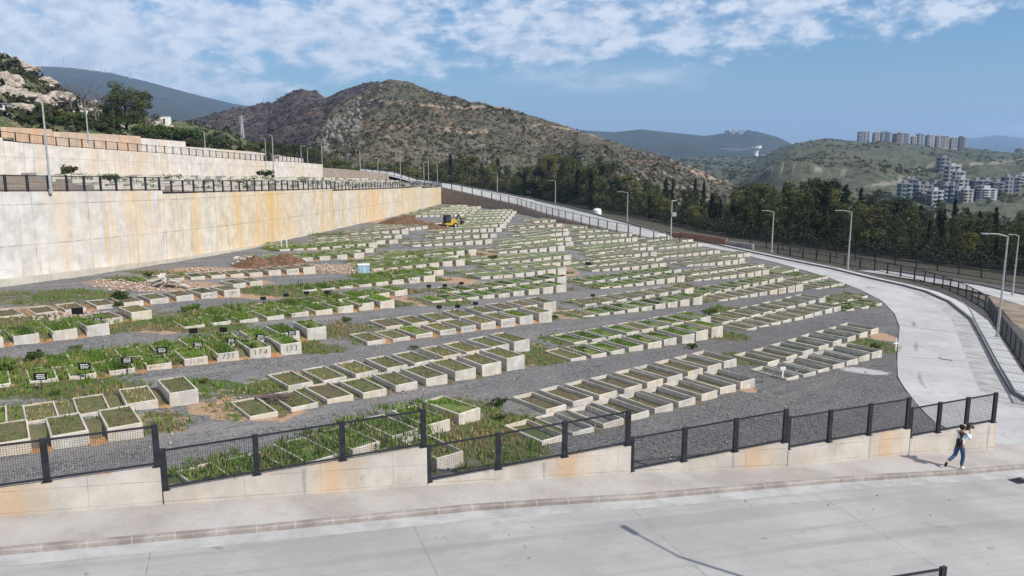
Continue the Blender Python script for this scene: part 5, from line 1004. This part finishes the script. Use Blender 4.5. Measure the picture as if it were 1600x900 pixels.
# ---------------------------------------------------------------- street lamps
def lamp(px, top, Y, label, arm=-1, al=1.6, base=None, bz=None, r=.055, box=False, zc=1.):
    q = at(px, top, Y); b0 = bz if bz is not None else tz(q.x, Y); h = q.z-b0; o = empty('street_lamp', (q.x, Y, b0), 0, label, 'street lamp', 'street lamps'); b = MB(); b.tube([(0, 0, 0), (0, 0, h*.5), (0, 0, h)], [r*1.25, r, r*.7], 10); b.tube([(0, 0, 0), (0, 0, .35)], r*1.9, 10); b.build('pole', M_['galv'], o, smooth=True)
    ax = Vector((arm, .15, 0)).normalized()
    b = MB(); b.tube([(0, 0, h-.03), ax*al*.5+Vector((0, 0, h+.14)), ax*al+Vector((0, 0, h+.16))], r*.55, 7); b.build('arm', M_['galv'], o, smooth=True)
    b = MB(); b.bar(ax*(al-.1)+Vector((0, 0, h+.16)), ax*(al+.45)+Vector((0, 0, h+.17)), .19, .07); hd = b.build('lamp_head', M_['galv'], o); b = MB(); b.bar(ax*(al+.05)+Vector((0, 0, h+.11)), ax*(al+.38)+Vector((0, 0, h+.12)), .14, .02); b.build('lens', M_['lampglass'], hd)
    if box: b = MB(); b.box((.08, -.25, h*.63), (.75, .25, h*.63+.6)); b.build('control_box', M_['galv'], o)
    return o
lamp(66, 163, 59.3, 'tall near street lamp on top of the great wall at left', -.2, .25, None, 8.75, .08)
lamp(134, 172, 100, 'second lamp from the left, in front of the rust orange wall', -.3, .3, None, 12.6, .075)
lamp(319, 206, 150, 'small distant lamp above the far part of the third wall', -.3, .7, None, 10, .075)
lamp(414, 217, 165, 'left lamp of the pair beyond the third wall', -.6, .8, None, 8, .075); lamp(425, 212, 140, 'right lamp of the pair, rising from the terrace', -.4, .6, None, 5.2, .085)
lamp(470, 229, 190, 'lamp where the second wall ends, left of two', .5, .6, None, 7, .08); lamp(480, 232, 195, 'lamp where the second wall ends, right of two', .5, .6, None, 7, .08); lamp(502, 222, 185, 'lamp at the very end of the second pale wall', -.3, .6, None, 5, .085)
lamp(562, 236, 185, 'lamp in front of the brown end wall', -.5, .6, None, 3.6, .09); lamp(590, 247, 215, 'short lamp behind the brown end wall', -.5, .5, None, 3.4, .085); lamp(625, 246, 205, 'lamp at the right end of the brown end wall', .5, .6, None, 3., .09)
lamp(662, 254, 215, 'lamp with left arm above the far wall corner', 1, .8, None, 1.5, .09); lamp(669, 247, 208, 'tallest lamp above the far wall corner', -.4, .6, None, .8, .09); lamp(683, 256, 212, 'right lamp of the three above the far wall corner', -1, .8, None, .5, .09)
lamp(777, 271, 206, 'lamp left of the wood on the climbing road', -1, 1.3, None, at(777, 308, 206).z, .1); lamp(868, 283, 190, 'lamp in front of the tall olive trees on the climbing road', -1, 1.3, None, at(868, 323, 190).z, .1); lamp(981, 301, 165, 'lamp right of the white tank', -1, 1.8, None, at(981, 346, 165).z, .1)
lamp(1050, 315, 130, 'pole with a control box halfway up at the lane edge', .3, .4, None, None, .1, True); lamp(1209, 331, 120, 'lamp at the edge of the wood below the tallest trees', -1, 1.3, None, None, .09); lamp(1331, 331, 101, 'tall lamp in the middle of the lane bend', -1, 1.6, None, None, .085); lamp(1575, 369, 57.5, 'near tall lamp on the bend verge with its arm to the left', -1, 1.35, None, None, .075); lamp(1592, 369, 85, 'lamp behind the near one at the right edge', -1, .6, None, None, .075)
# the lamp outside the frame whose shadow falls on the road
o = empty('street_lamp', (12.6, 15.5, gzf(12.6, 15.5)), 0, 'street lamp beside the road whose shadow falls on the concrete', 'street lamp', 'street lamps'); b = MB(); b.tube([(0, 0, 0), (0, 0, 8.3)], [.09, .06], 10); b.build('pole', M_['galv'], o, smooth=True); ax = Vector((-.9, 1.3, 0)).normalized(); b = MB(); b.tube([(0, 0, 8.25), ax*1.4+Vector((0, 0, 8.5))], .045, 8); b.build('arm', M_['galv'], o); b = MB(); b.bar(ax*1.35+Vector((0, 0, 8.5)), ax*1.95+Vector((0, 0, 8.52)), .2, .07); b.build('lamp_head', M_['galv'], o)
# ---------------------------------------------------------------- apartment towers on the hills
def facade(name, wallc, glass, bal):
    t = NT(name); return t.done(wallc, .8)
TW = {k: plain('tower_'+k, c, .85, 0, .05, .08) for k, c in {'white': (.38, .385, .39), 'cream': (.40, .36, .30), 'grey': (.22, .22, .235), 'dark': (.11, .11, .13), 'teal': (.17, .23, .23), 'brown': (.24, .19, .17), 'blue': (.17, .21, .29), 'tan': (.40, .35, .29)}.items()}
TWIN = plain('tower_glass', (.045, .055, .075), .25); 
def tower(px0, px1, top, basepx, colr, label, names, trim='white', D=None, crown=False):
    pc = (px0+px1)/2; hit = land(pc, basepx, names)
    Y = D or (hit.y if hit else 1300); Y = min(Y, 1650); q = at(pc, basepx, Y); w = (px1-px0)/F*Y; h = at(pc, top, Y).z-q.z; dp = min(w, 20); fl = max(4, round(h/3.4)); fh = h/fl
    o = empty('apartment_tower', (q.x, q.y+dp/2, q.z), R(random.uniform(-9, 9)), label, 'apartment block', None); b = MB(); b.box((-w/2, -dp/2, -30), (w/2, dp/2, h)); b.build('walls', TW[colr], o)
    b = MB(); b.box((-w*.18, -dp*.2, h-.5), (w*.22, dp*.25, h+2.6)); b.box((-w/2-.3, -dp/2-.3, h+.01), (w/2+.3, dp/2+.3, h+.5)); b.build('roof', TW[trim if crown else colr], o)
    nb = max(2, round(w/6.)); bw = w/nb
    for k in range(nb):                                          # one column of windows and balconies per bay
        b = MB(); x0 = -w/2+bw*k
        for f in range(fl): z = f*fh; b.box((x0+bw*.14, -dp/2-.12, z+fh*.22), (x0+bw*.62, -dp/2+.2, z+fh*.86))
        b.build('window_column', TWIN, o); b = MB()
        if (k+len(label)) % 2 == 0:
            for f in range(fl): z = f*fh; b.box((x0+bw*.08, -dp/2-1.3, z+fh*.9), (x0+bw*.98, -dp/2-.13, z+fh*1.06)); b.box((x0+bw*.08, -dp/2-1.3, z+fh*1.06), (x0+bw*.98, -dp/2-1.15, z+fh*1.3))
            b.build('balcony_column', TW[trim], o)
    for s_ in (-1, 1):
        b = MB()
        for f in range(fl): b.box((s_*(w/2+.1)-.12, -dp*.3, f*fh+fh*.25), (s_*(w/2+.1)+.12, dp*.3, f*fh+fh*.8))
        b.build('window_column', TWIN, o)
    return o
RG = ('green_hill',)
for a in [(1343, 1361, 206, 224, 'white', 'leftmost tower on the ridge, pale with dark windows'), (1365, 1375, 207.5, 224, 'tan', 'narrow tan tower second from left on the ridge'), (1376, 1393, 207, 224.5, 'blue', 'blue grey tower third on the ridge'), (1399, 1422, 209, 226, 'brown', 'wide brown tower in the middle of the ridge row'), (1424.6, 1432, 214, 227, 'cream', 'low cream block beside the wide brown tower'), (1433, 1443, 210, 228, 'grey', 'slim grey tower right of the low cream block'), (1448, 1460, 211.5, 229, 'white', 'pale tower left of the wide striped one on the ridge'), (1463, 1484, 213, 231, 'tan', 'wide tan tower with striped balconies on the ridge'), (1485.5, 1496, 216, 232, 'white', 'narrow white tower before the last dark one'), (1497, 1510, 215, 233, 'dark', 'last dark tower at the right end of the ridge row'), (1591, 1606, 233, 244, 'grey', 'grey block on the ridge at the right edge')]:
    tower(a[0]+.08*(a[1]-a[0]), a[1]-.08*(a[1]-a[0]), a[2], a[3], a[4], a[5], RG, D=1495 if a[0] < 1500 else 1590)
CLU = [(1469, 1484, 247, 266, 'grey', 'topmost grey tower of the valley cluster'), (1480.6, 1498, 260, 288, 'white', 'tall white topped tower below the topmost one'), (1492, 1505.5, 269, 296, 'white', 'white topped tower stepping down to the right'), (1497, 1513, 281, 300, 'white', 'white tower third in the stepping line'), (1407.5, 1424, 288, 311, 'teal', 'teal glass tower at the left end of the cluster'), (1421, 1434, 281, 298, 'brown', 'brown block behind the teal tower'), (1430, 1442, 289, 310, 'grey', 'grey block right of the teal tower'), (1442.5, 1455, 290, 310, 'tan', 'tan block in the left middle of the cluster'), (1454, 1471, 299, 321, 'white', 'white tower lowest in the cluster'), (1456, 1472, 287, 301, 'brown', 'brown block behind the lowest white tower'), (1472.5, 1484, 290, 313, 'grey', 'grey tower right of the lowest white one'), (1484.5, 1495, 290, 313, 'blue', 'blue grey tower in the centre of the cluster'), (1495, 1505, 298, 314, 'white', 'small white block left of the cream one'), (1505.5, 1520, 297, 313, 'cream', 'cream block at the foot of the cluster'), (1519.5, 1534, 283, 311, 'dark', 'dark tower right of the cream block'), (1532, 1557, 296, 308, 'white', 'wide low white block on the right of the cluster'), (1536, 1553, 283, 297, 'grey', 'grey block behind the wide low white one'), (1553, 1568, 286, 303, 'brown', 'brown block right of the wide low white one'), (1569, 1582, 277, 299, 'grey', 'tall grey tower left of a dark pair at right'), (1582, 1593, 278, 298, 'dark', 'dark tower near the right edge of the cluster'), (1594, 1610, 275, 290, 'white', 'white block of the cluster cut by the right edge')]
for a in CLU: tower(a[0], a[1], a[2], a[3]+3, a[4], a[5], ('green_hill', 'green_spur'), crown=True, trim='white' if a[4] in ('white', 'cream') else 'grey')
g = random.Random(3)
for k in range(12):                                              # trees among the towers
    px = g.uniform(1405, 1600); py = g.uniform(300, 322); p = land(px, py, ('green_hill', 'green_spur'))
    if p: tree('tree', 'broad', 'pine', 1+k % 4, p, g.uniform(4, 7), 1.3, 'distant dark tree below the apartment cluster', 'tree', 'distant trees below the apartment cluster')
# things far off on the hills
def mast(px, base, top, Y, label, r=.9, arms=0):
    q = at(px, base, Y); h = at(px, top, Y).z-q.z; o = empty('antenna_mast', (q.x, q.y, q.z-8), 0, label, 'mast', None); b = MB()
    for sx, sy in ((-1, -1), (1, -1), (1, 1), (-1, 1)): b.tube([(sx*r*1.6, sy*r*1.6, 0), (sx*r*.3, sy*r*.3, h+8)], r*.32, 4)
    for k in range(6): z = (h+8)*k/6; s_ = r*(1.6-1.3*k/6); b.bar((-s_, -s_, z), (s_, -s_, z+(h+8)/7), r*.22); b.bar((s_, s_, z), (-s_, s_, z+(h+8)/7), r*.22)
    b.build('lattice', M_['galv'], o)
    if arms:
        for z in (.72, .84, .95): b = MB(); b.bar((-r*3.2, 0, h*z+8), (r*3.2, 0, h*z+8), r*.5); b.build('cross_arm', M_['galv'], o)
    return o
for k, (px, b0, t0, nm) in enumerate([(100, 105, 88, 'tallest mast near the left end of the far mountain'), (124, 107, 95, 'second mast on the far mountain'), (140, 109, 103, 'short third mast on the far mountain'), (147, 110, 104, 'short fourth mast on the far mountain'), (159, 111, 106, 'small mast left of a pair on the far mountain'), (165, 112, 105, 'small mast right of a pair on the far mountain'), (203, 121, 112, 'mast on the right slope of the far mountain')]): mast(px, b0+2, t0, 4150, nm, 2.2)
mast(412, 166, 151, 4200, 'left of two masts in the saddle between the mountains', 2.6); mast(431, 166, 141, 4200, 'taller right mast in the saddle between the mountains', 2.6)
mast(379, 214, 181, 420, 'lattice power pylon on the slope left of the burnt hill', .55, 1)
q = land(1181, 243, ('distant_hill',)); ws = q.y/1750; o = empty('water_tower', q, 0, 'white funnel shaped water tower on the middle hill', 'water tower'); o.scale = (ws, ws, ws); b = MB(); b.tube([(0, 0, -8), (0, 0, 6), (0, 0, 10)], [5.2, 4.6, 5.5], 14); b.build('shaft', M_['white'], o, smooth=True); b = MB(); b.tube([(0, 0, 10), (0, 0, 16), (0, 0, 20)], [5.5, 11, 11], 16); b.build('bowl', M_['white'], o, smooth=True); b = MB(); b.tube([(0, 0, 20.02), (0, 0, 22.5)], [11.6, 11.6], 16); b.build('roof', TW['grey'], o)
def lowblock(px0, px1, top, base, Y, m, label, cat='building'):
    q = land((px0+px1)/2, base, ('distant_hill',)) or at((px0+px1)/2, base, Y); Y = q.y; w = (px1-px0)/F*Y; h = (base-top)/F*Y; o = empty('building', q, 0, label, cat); b = MB(); b.box((-w/2, -5, -6), (w/2, 6, h)); b.build('walls', m, o); b = MB(); b.box((-w/2-.5, -5.5, h+.005), (w/2+.5, 6.5, h+.5)); b.build('roof', TW['grey'], o)
    n = max(1, int(w/7)); 
    for k in range(min(n, 30)): b = MB(); x = -w/2+w*(k+.5)/n; b.box((x-w*.2/n, -5.12, h*.3), (x+w*.2/n, -4.9, h*.75)); b.build('window', TWIN, o)
lowblock(1123, 1170, 231.5, 234.5, 1780, TW['grey'], 'long low grey building left of the white water tower'); lowblock(1186, 1226, 241.5, 244.5, 1760, TW['white'], 'long low white building right of the water tower'); lowblock(1201, 1211, 238, 243, 1780, TW['white'], 'small white hall behind the long low building')
for px, w_, t0, lb in ((1136, 6, 204, 'dark block at the left on top of the distant hill'), (1146, 4, 203, 'white block on top of the distant hill'), (1158, 7, 203.5, 'grey block right of the white one on the distant hill'), (1169, 6, 203.5, 'rightmost grey block on top of the distant hill')): lowblock(px-w_/2, px+w_/2, t0, 209, 3560, TW['white' if 'white' in lb else 'dark'], lb)
for px0, px1, t0, b0, lb in ((-6, 5, 163, 177, 'white hut at the left edge of the rocky slope'), (112, 129, 171, 178, 'long low white hut beneath the rocks'), (152, 168, 185, 192, 'white hut half hidden by the big dark tree'), (250, 263, 182, 194, 'white hut with a tan front right of the big dark tree')):
    p = on_slope((px0+px1)/2, b0); Y = p.y; w = (px1-px0)/F*Y; h = (b0-t0)/F*Y; o = empty('hut', p, R(8), lb, 'hut'); b = MB(); b.box((-w/2, 0, -2), (w/2, 3, h)); b.build('walls', M_['white'], o); b = MB(); b.box((-w/2-.15, -.15, h), (w/2+.15, 3.15, h+.15)); b.build('roof', TW['grey'], o); b = MB(); b.box((-w*.1, -.05, 0), (w*.12, .02, h*.7)); b.build('door', M_['metal'], o)
q = at(933, 339, 182); o = empty('water_tank', q, 0, 'white upright water tank beside the climbing road', 'tank'); b = MB(); s_ = 182/F; b.tube([(0, 0, -1.5), (0, 0, 10.5*s_), (0, 0, 12.5*s_), (0, 0, 13.3*s_)], [6.6*s_, 6.6*s_, 5.2*s_, 2*s_], 20); b.build('body', M_['white'], o, smooth=True); b = MB(); b.tube([(0, 0, 13.31*s_), (0, 0, 14*s_)], [2*s_, 1.8*s_], 12); b.build('lid', TW['grey'], o); b = MB(); b.tube([(0, 0, -1.5), (0, 0, -.1)], [7.6*s_, 7.6*s_], 20); b.build('base', M_['grey_block'], o)
# ---------------------------------------------------------------- digger, mounds, box
def mound(px, py, rx, ry, h, label, seed):
    c = ground(px, py); n = 40; V = []; 
    for i in range(n):
        for j in range(n):
            u, v = 2*i/(n-1)-1, 2*j/(n-1)-1; r = math.hypot(u, v); z = max(0, 1-r**1.3)*h*(1+.5*noise.fractal((u*2+seed, v*2, 1), 1., 2., 5))+.10*h*noise.fractal((u*7, v*7, seed), 1., 2., 4)*(1 if r < 1 else 0); x, y = c.x+u*rx, c.y+v*ry; V.append((u*rx, v*ry, gzf(x, y)-c.z+z-.05))
    return tag(link('dirt_mound', npmesh('dirt_mound', V, grid_faces(n, n), M_['mound'], False), None, c), label, 'dirt mound')
mound(400, 416, 2.0, 2.0, 1.0, 'left of two dark dirt mounds among the left graves', 1); mound(446, 415, 2.5, 2.1, 1.2, 'right and larger of two dark dirt mounds among the left graves', 2); mound(634, 351, 4.6, 3.5, 1.45, 'long brown heap of dug earth left of the yellow digger', 3); mound(672, 357, 3.6, 3, .9, 'low reddish heap of earth just under the digger', 4)
p = ground(702, 356); o = empty('excavator', p, R(35), 'small yellow wheeled digger with dark cab among the far graves', 'excavator'); o.scale = (.68, .68, .68)
b = MB(); b.box((-1.5, -.9, .7), (1.6, .9, 1.25)); b.box((.1, -.75, 1.25), (1.7, .75, 1.95)); b.build('body', plain('yellow_paint', (.45, .29, .03), .45), o); b = MB(); b.box((-1.25, -.75, 1.25), (.08, .75, 2.95)); b.box((-1.35, -.85, 2.95), (.2, .85, 3.1)); cabo = b.build('cab', M_['metal'], o); b = MB(); b.box((-1.1, -.77, 1.75), (-.1, -.752, 2.8)); b.build('side_window', TWIN, cabo)
for x, r_ in ((-1.1, .45), (1.1, .6)):
    for s_ in (-1, 1): b = MB(); b.tube([(x, s_*.75, r_), (x, s_*1.15, r_)], r_, 16); wo = b.build('wheel', M_['sign'], o); b = MB(); b.tube([(x, s_*1.151, r_), (x, s_*1.17, r_)], r_*.5, 12); b.build('rim', TW['tan'], wo)
b = MB(); b.bar((1.6, 0, 1.3), (2.6, 0, 3.0), .28, .3); b.bar((2.6, 0, 3.0), (3.5, 0, 1.5), .22, .24); b.build('boom', M_['metal'], o); b = MB(); b.hexa([(3.2, -.35, .7), (3.9, -.35, .9), (3.9, .35, .9), (3.2, .35, .7), (3.3, -.4, 1.4), (3.8, -.4, 1.5), (3.8, .4, 1.5), (3.3, .4, 1.4)]); b.build('bucket', M_['metal'], o); b = MB(); b.box((-2.5, -1.1, .3), (-2.1, 1.1, 1.0)); b.bar((-2.2, .6, .7), (-1.2, .6, 1.), .14); b.bar((-2.2, -.6, .7), (-1.2, -.6, 1.), .14); b.build('loader_bucket', M_['metal'], o)
p = ground(569, 428); o = empty('crate', p, R(15), 'pale blue box standing among the rubble', 'box'); b = MB(); b.box((-.5, 0, 0), (.5, .6, .78)); b.build('body', M_['blue'], o); b = MB(); b.box((-.53, -.03, .78), (.53, .63, .86)); b.build('lid', M_['white'], o); b = MB(); b.box((-.03, -.025, 0.02), (.03, -.002, .76)); b.build('strap', M_['white'], o)
p = ground(444, 388); o = empty('marker_post', p, 0, 'white twin stake marker at the foot of the great wall', 'stake'); b = MB(); b.tube([(-.3, 0, -.1), (-.3, 0, 1.3)], .06, 6); b.build('stake', M_['white'], o); b = MB(); b.tube([(.3, 0, -.1), (.3, 0, 1.1)], .06, 6); b.build('stake', M_['white'], o)
p = ground(1399, 548); o = empty('marker_post', p, R(10), 'short white stake with a crosspiece by the last hollow graves', 'stake'); b = MB(); b.tube([(0, 0, -.1), (0, 0, .75)], .05, 6); b.build('stake', M_['white'], o); b = MB(); b.bar((-.16, 0, .5), (.16, 0, .5), .07); b.build('crosspiece', M_['white'], o)
p = ground(1223, 584, .3); o = empty('grave_marker', p, 0, 'small white marker on the first hollow grave of the right block', 'marker'); b = MB(); b.bar((0, 0, -.25), (0, 0, .25), .07, .07); b.build('stake', M_['white'], o); b = MB(); b.box((-.14, -.03, .2), (.14, .03, .38)); b.build('plate', M_['white'], o)
for px, py, lb in ((383, 414, 'broken slab heap by the left dirt mound'), (260, 448, 'broken slabs by the rubble strewn row')):
    p = ground(px, py); b = MB()
    for _ in range(12): x, y, z = random.uniform(-1.1, 1.1), random.uniform(-.5, .5), random.uniform(.1, .6); a = random.uniform(0, 6); q0 = Vector((x, y, z)); b.bar(q0, q0+Vector((math.cos(a)*.9, math.sin(a)*.5, random.uniform(-.2, .35))), .42, .09)
    tag(b.build('slab_heap', M_['grave'], None, p), lb, 'slab heap')
for px, py, lb in ((410, 626, 'small heap of dry sticks left of the centre block'),):
    p = ground(px, py); b = MB()
    for _ in range(24): a = random.uniform(-.5, .5); q0 = Vector((random.uniform(-.6, .6), random.uniform(-.3, .3), random.uniform(.02, .25))); b.bar(q0, q0+Vector((math.cos(a)*.8, math.sin(a)*.8, random.uniform(-.1, .2))), .03)
    tag(b.build('stick_heap', M_['twig'], None, p), lb, 'stick heap')
# ---------------------------------------------------------------- the person walking on the pavement
def skin(name, verts, edges, m, parent=None, sub=2):
    me = bpy.data.meshes.new(name); me.from_pydata([v[:3] for v in verts], edges, []); o = bpy.data.objects.new(name, me); COL.objects.link(o); md = o.modifiers.new('s', 'SKIN'); o.data.skin_vertices[0].data
    for k, v in enumerate(verts): r_ = v[3] if isinstance(v[3], tuple) else (v[3], v[3]); o.data.skin_vertices[0].data[k].radius = r_; o.data.skin_vertices[0].data[k].use_root = (k == 0)
    sb = o.modifiers.new('u', 'SUBSURF'); sb.levels = sub; sb.render_levels = sub; bpy.context.view_layer.update(); me2 = bpy.data.meshes.new_from_object(o.evaluated_get(bpy.context.evaluated_depsgraph_get())); bpy.data.objects.remove(o); me2.materials.clear(); me2.materials.append(m); me2.polygons.foreach_set('use_smooth', [True]*len(me2.polygons)); return link(name, me2, parent)
p = ground(1496, 737); PZ = gzf(p.x, p.y)+.135
P0 = empty('person', (p.x, p.y, PZ), RA, 'person walking in pale top and blue jeans with a camera raised to the face', 'person')   # local +x: walking direction
skm = plain('skin', (.42, .25, .17), .6); shirt = plain('pale_blue_cloth', (.60, .65, .70), .85); jean = plain('blue_denim', (.045, .085, .17), .85, 0, 12); hairm = plain('dark_hair', (.012, .010, .010), .6); shoe = plain('white_shoe', (.65, .64, .62), .6); blk = plain('black_nylon', (.014, .013, .015), .55); brn = plain('brown_scarf', (.07, .035, .04), .8)
hipz = .90
BV = [(0, 0, .93, (.15, .115)), (.01, 0, 1.10, (.125, .10)), (.03, 0, 1.28, (.15, .105)), (.05, 0, 1.41, (.10, .075)), (.07, 0, 1.50, (.05, .05)), (.09, 0, 1.57, (.075, .08)), (.10, 0, 1.66, (.085, .095)), (.09, 0, 1.73, (.05, .06)),
      (.02, -.09, .86, .085), (.11, -.09, .48, .058), (.05, -.09, .10, .042), (.16, -.09, .045, .035), (-.02, .09, .86, .085), (-.10, .09, .50, .058), (-.44, .09, .30, .042), (-.50, .09, .20, .035),
      (.05, -.18, 1.40, .055), (.20, -.23, 1.20, .042), (.30, -.11, 1.48, .034), (.05, .18, 1.40, .055), (.22, .22, 1.22, .042), (.30, .08, 1.47, .034), (.33, -.08, 1.54, .026), (.33, .06, 1.53, .026)]
BE = [(0, 1), (1, 2), (2, 3), (3, 4), (4, 5), (5, 6), (6, 7), (0, 8), (8, 9), (9, 10), (10, 11), (0, 12), (12, 13), (13, 14), (14, 15), (3, 16), (16, 17), (17, 18), (18, 22), (3, 19), (19, 20), (20, 21), (21, 23)]
body = skin('body', BV, BE, skm, P0)
skin('top', [(0, 0, .90, (.175, .14)), (.01, 0, 1.10, (.155, .125)), (.03, 0, 1.28, (.175, .13)), (.05, 0, 1.42, (.12, .095)), (.05, -.18, 1.41, .075), (.19, -.22, 1.21, .058), (.27, -.14, 1.40, .046), (.05, .18, 1.41, .075), (.21, .21, 1.23, .058), (.28, .11, 1.40, .046)], [(0, 1), (1, 2), (2, 3), (3, 4), (4, 5), (5, 6), (3, 7), (7, 8), (8, 9)], shirt, body)
skin('jeans', [(0, 0, .93, (.125, .10)), (.02, -.09, .82, .10), (.11, -.09, .48, .076), (.055, -.09, .13, .066), (-.02, .09, .82, .10), (-.10, .09, .50, .076), (-.42, .09, .31, .064)], [(0, 1), (1, 2), (2, 3), (0, 4), (4, 5), (5, 6)], jean, body)
skin('hair', [(.075, 0, 1.71, (.125, .122)), (.03, 0, 1.62, (.11, .118)), (-.01, 0, 1.52, (.075, .10))], [(0, 1), (1, 2)], hairm, body)
skin('shoe', [(.03, -.09, .055, .055), (.14, -.09, .04, .05), (.22, -.09, .03, .036)], [(0, 1), (1, 2)], shoe, body); skin('shoe', [(-.45, .09, .27, .055), (-.52, .09, .17, .05), (-.54, .09, .09, .036)], [(0, 1), (1, 2)], blk, body)
skin('scarf', [(-.02, 0, 1.46, (.09, .12)), (-.04, -.05, 1.30, (.05, .07)), (-.05, -.05, 1.18, (.03, .05))], [(0, 1), (1, 2)], brn, body)
def fingers(side, y0):
    b = MB()
    for f in range(4): z = 1.50+.022*f; L = (.055, .068, .07, .058)[f]; b.tube([(.335, y0, z), (.335+L*.6, y0-side*.012, z+.008), (.335+L, y0+side*-.045, z+.006)], [.011, .010, .008], 6)
    b.tube([(.325, y0, 1.50), (.35, y0-side*.03, 1.475), (.375, y0-side*.06, 1.48)], [.013, .011, .009], 6); b.build('fingers', skm, body, smooth=True)
fingers(-1, -.08); fingers(1, .06)
b = MB()
for s_ in (-1, 1): b.tube([(.185, s_*.032, 1.665), (.19, s_*.032, 1.665)], .012, 8)
b.tube([(.18, 0, 1.655), (.205, 0, 1.625), (.185, 0, 1.615)], [.009, .016, .010], 6); b.bar((.182, -.025, 1.585), (.182, .025, 1.585), .008, .01); b.build('face', skm, body)
vm = Matrix.Translation((p.x, p.y, PZ)) @ Matrix.Rotation(RA, 4, 'Z')
o = empty('video_camera', vm @ Vector((.31, 0, 1.56)), RA, 'black video camera held up to the walking person\'s face', 'camera'); b = MB(); b.box((-.09, -.06, -.07), (.09, .06, .08)); b.box((-.07, -.035, .0805), (.08, .035, .12)); b.build('body', blk, o); b = MB(); b.tube([(.09, 0, 0), (.2, 0, 0), (.25, 0, 0)], [.045, .05, .062], 14); b.build('lens', blk, o); b = MB(); b.tube([(-.02, 0, .12), (.02, 0, .17), (.16, 0, .17)], [.02, .022, .03], 8); b.build('microphone', blk, o)
o = empty('shoulder_bag', vm @ Vector((-.20, -.13, 1.10)), RA, 'black shoulder bag at the back of the walking person', 'bag'); b = MB(); b.tube([(0, -.02, -.17), (.0, 0, -.14), (0, 0, .1), (.02, 0, .15)], [.06, .11, .115, .05], 10); b.build('pouch', blk, o, smooth=True); b = MB(); b.tube([(0, 0, .13), (.12, -.06, .30), (.24, .06, .36), (.25, .2, .3)], .018, 6); b.build('strap', blk, o)
# drain grating in the gutter at the right
p = ground(1592, 752); o = empty('drain_grate', (p.x, p.y, p.z+.008), RA, 'dark drain grating in the road at the right edge', 'grate'); o.scale = (.6, .6, 1); b = MB(); b.box((-.5, -.35, 0), (.5, -.3, .02)); b.box((-.5, .3, 0), (.5, .35, .02)); b.box((-.55, -.35, 0), (-.502, .35, .02)); b.box((.502, -.35, 0), (.55, .35, .02)); b.build('frame', M_['metal'], o); b = MB()
for k in range(9): b.box((-.45+k*.1, -.298, 0), (-.4+k*.1, .298, .018))
b.build('bars', M_['metal'], o)
# ---------------------------------------------------------------- air
if HAZE:
    t = NT('haze_air'); t.n.remove(t.b); pv = t.n.new('ShaderNodeVolumePrincipled'); pv.inputs['Color'].default_value = (.42, .64, 1, 1); pv.inputs['Density'].default_value = HAZE; pv.inputs['Anisotropy'].default_value = .1; t.l.new(pv.outputs[0], t.n['Material Output'].inputs['Volume'])
    b = MB(); b.box((-13500, -3500, -190), (13500, 15500, 560)); tag(b.build('haze', t.mat), kind='stuff')
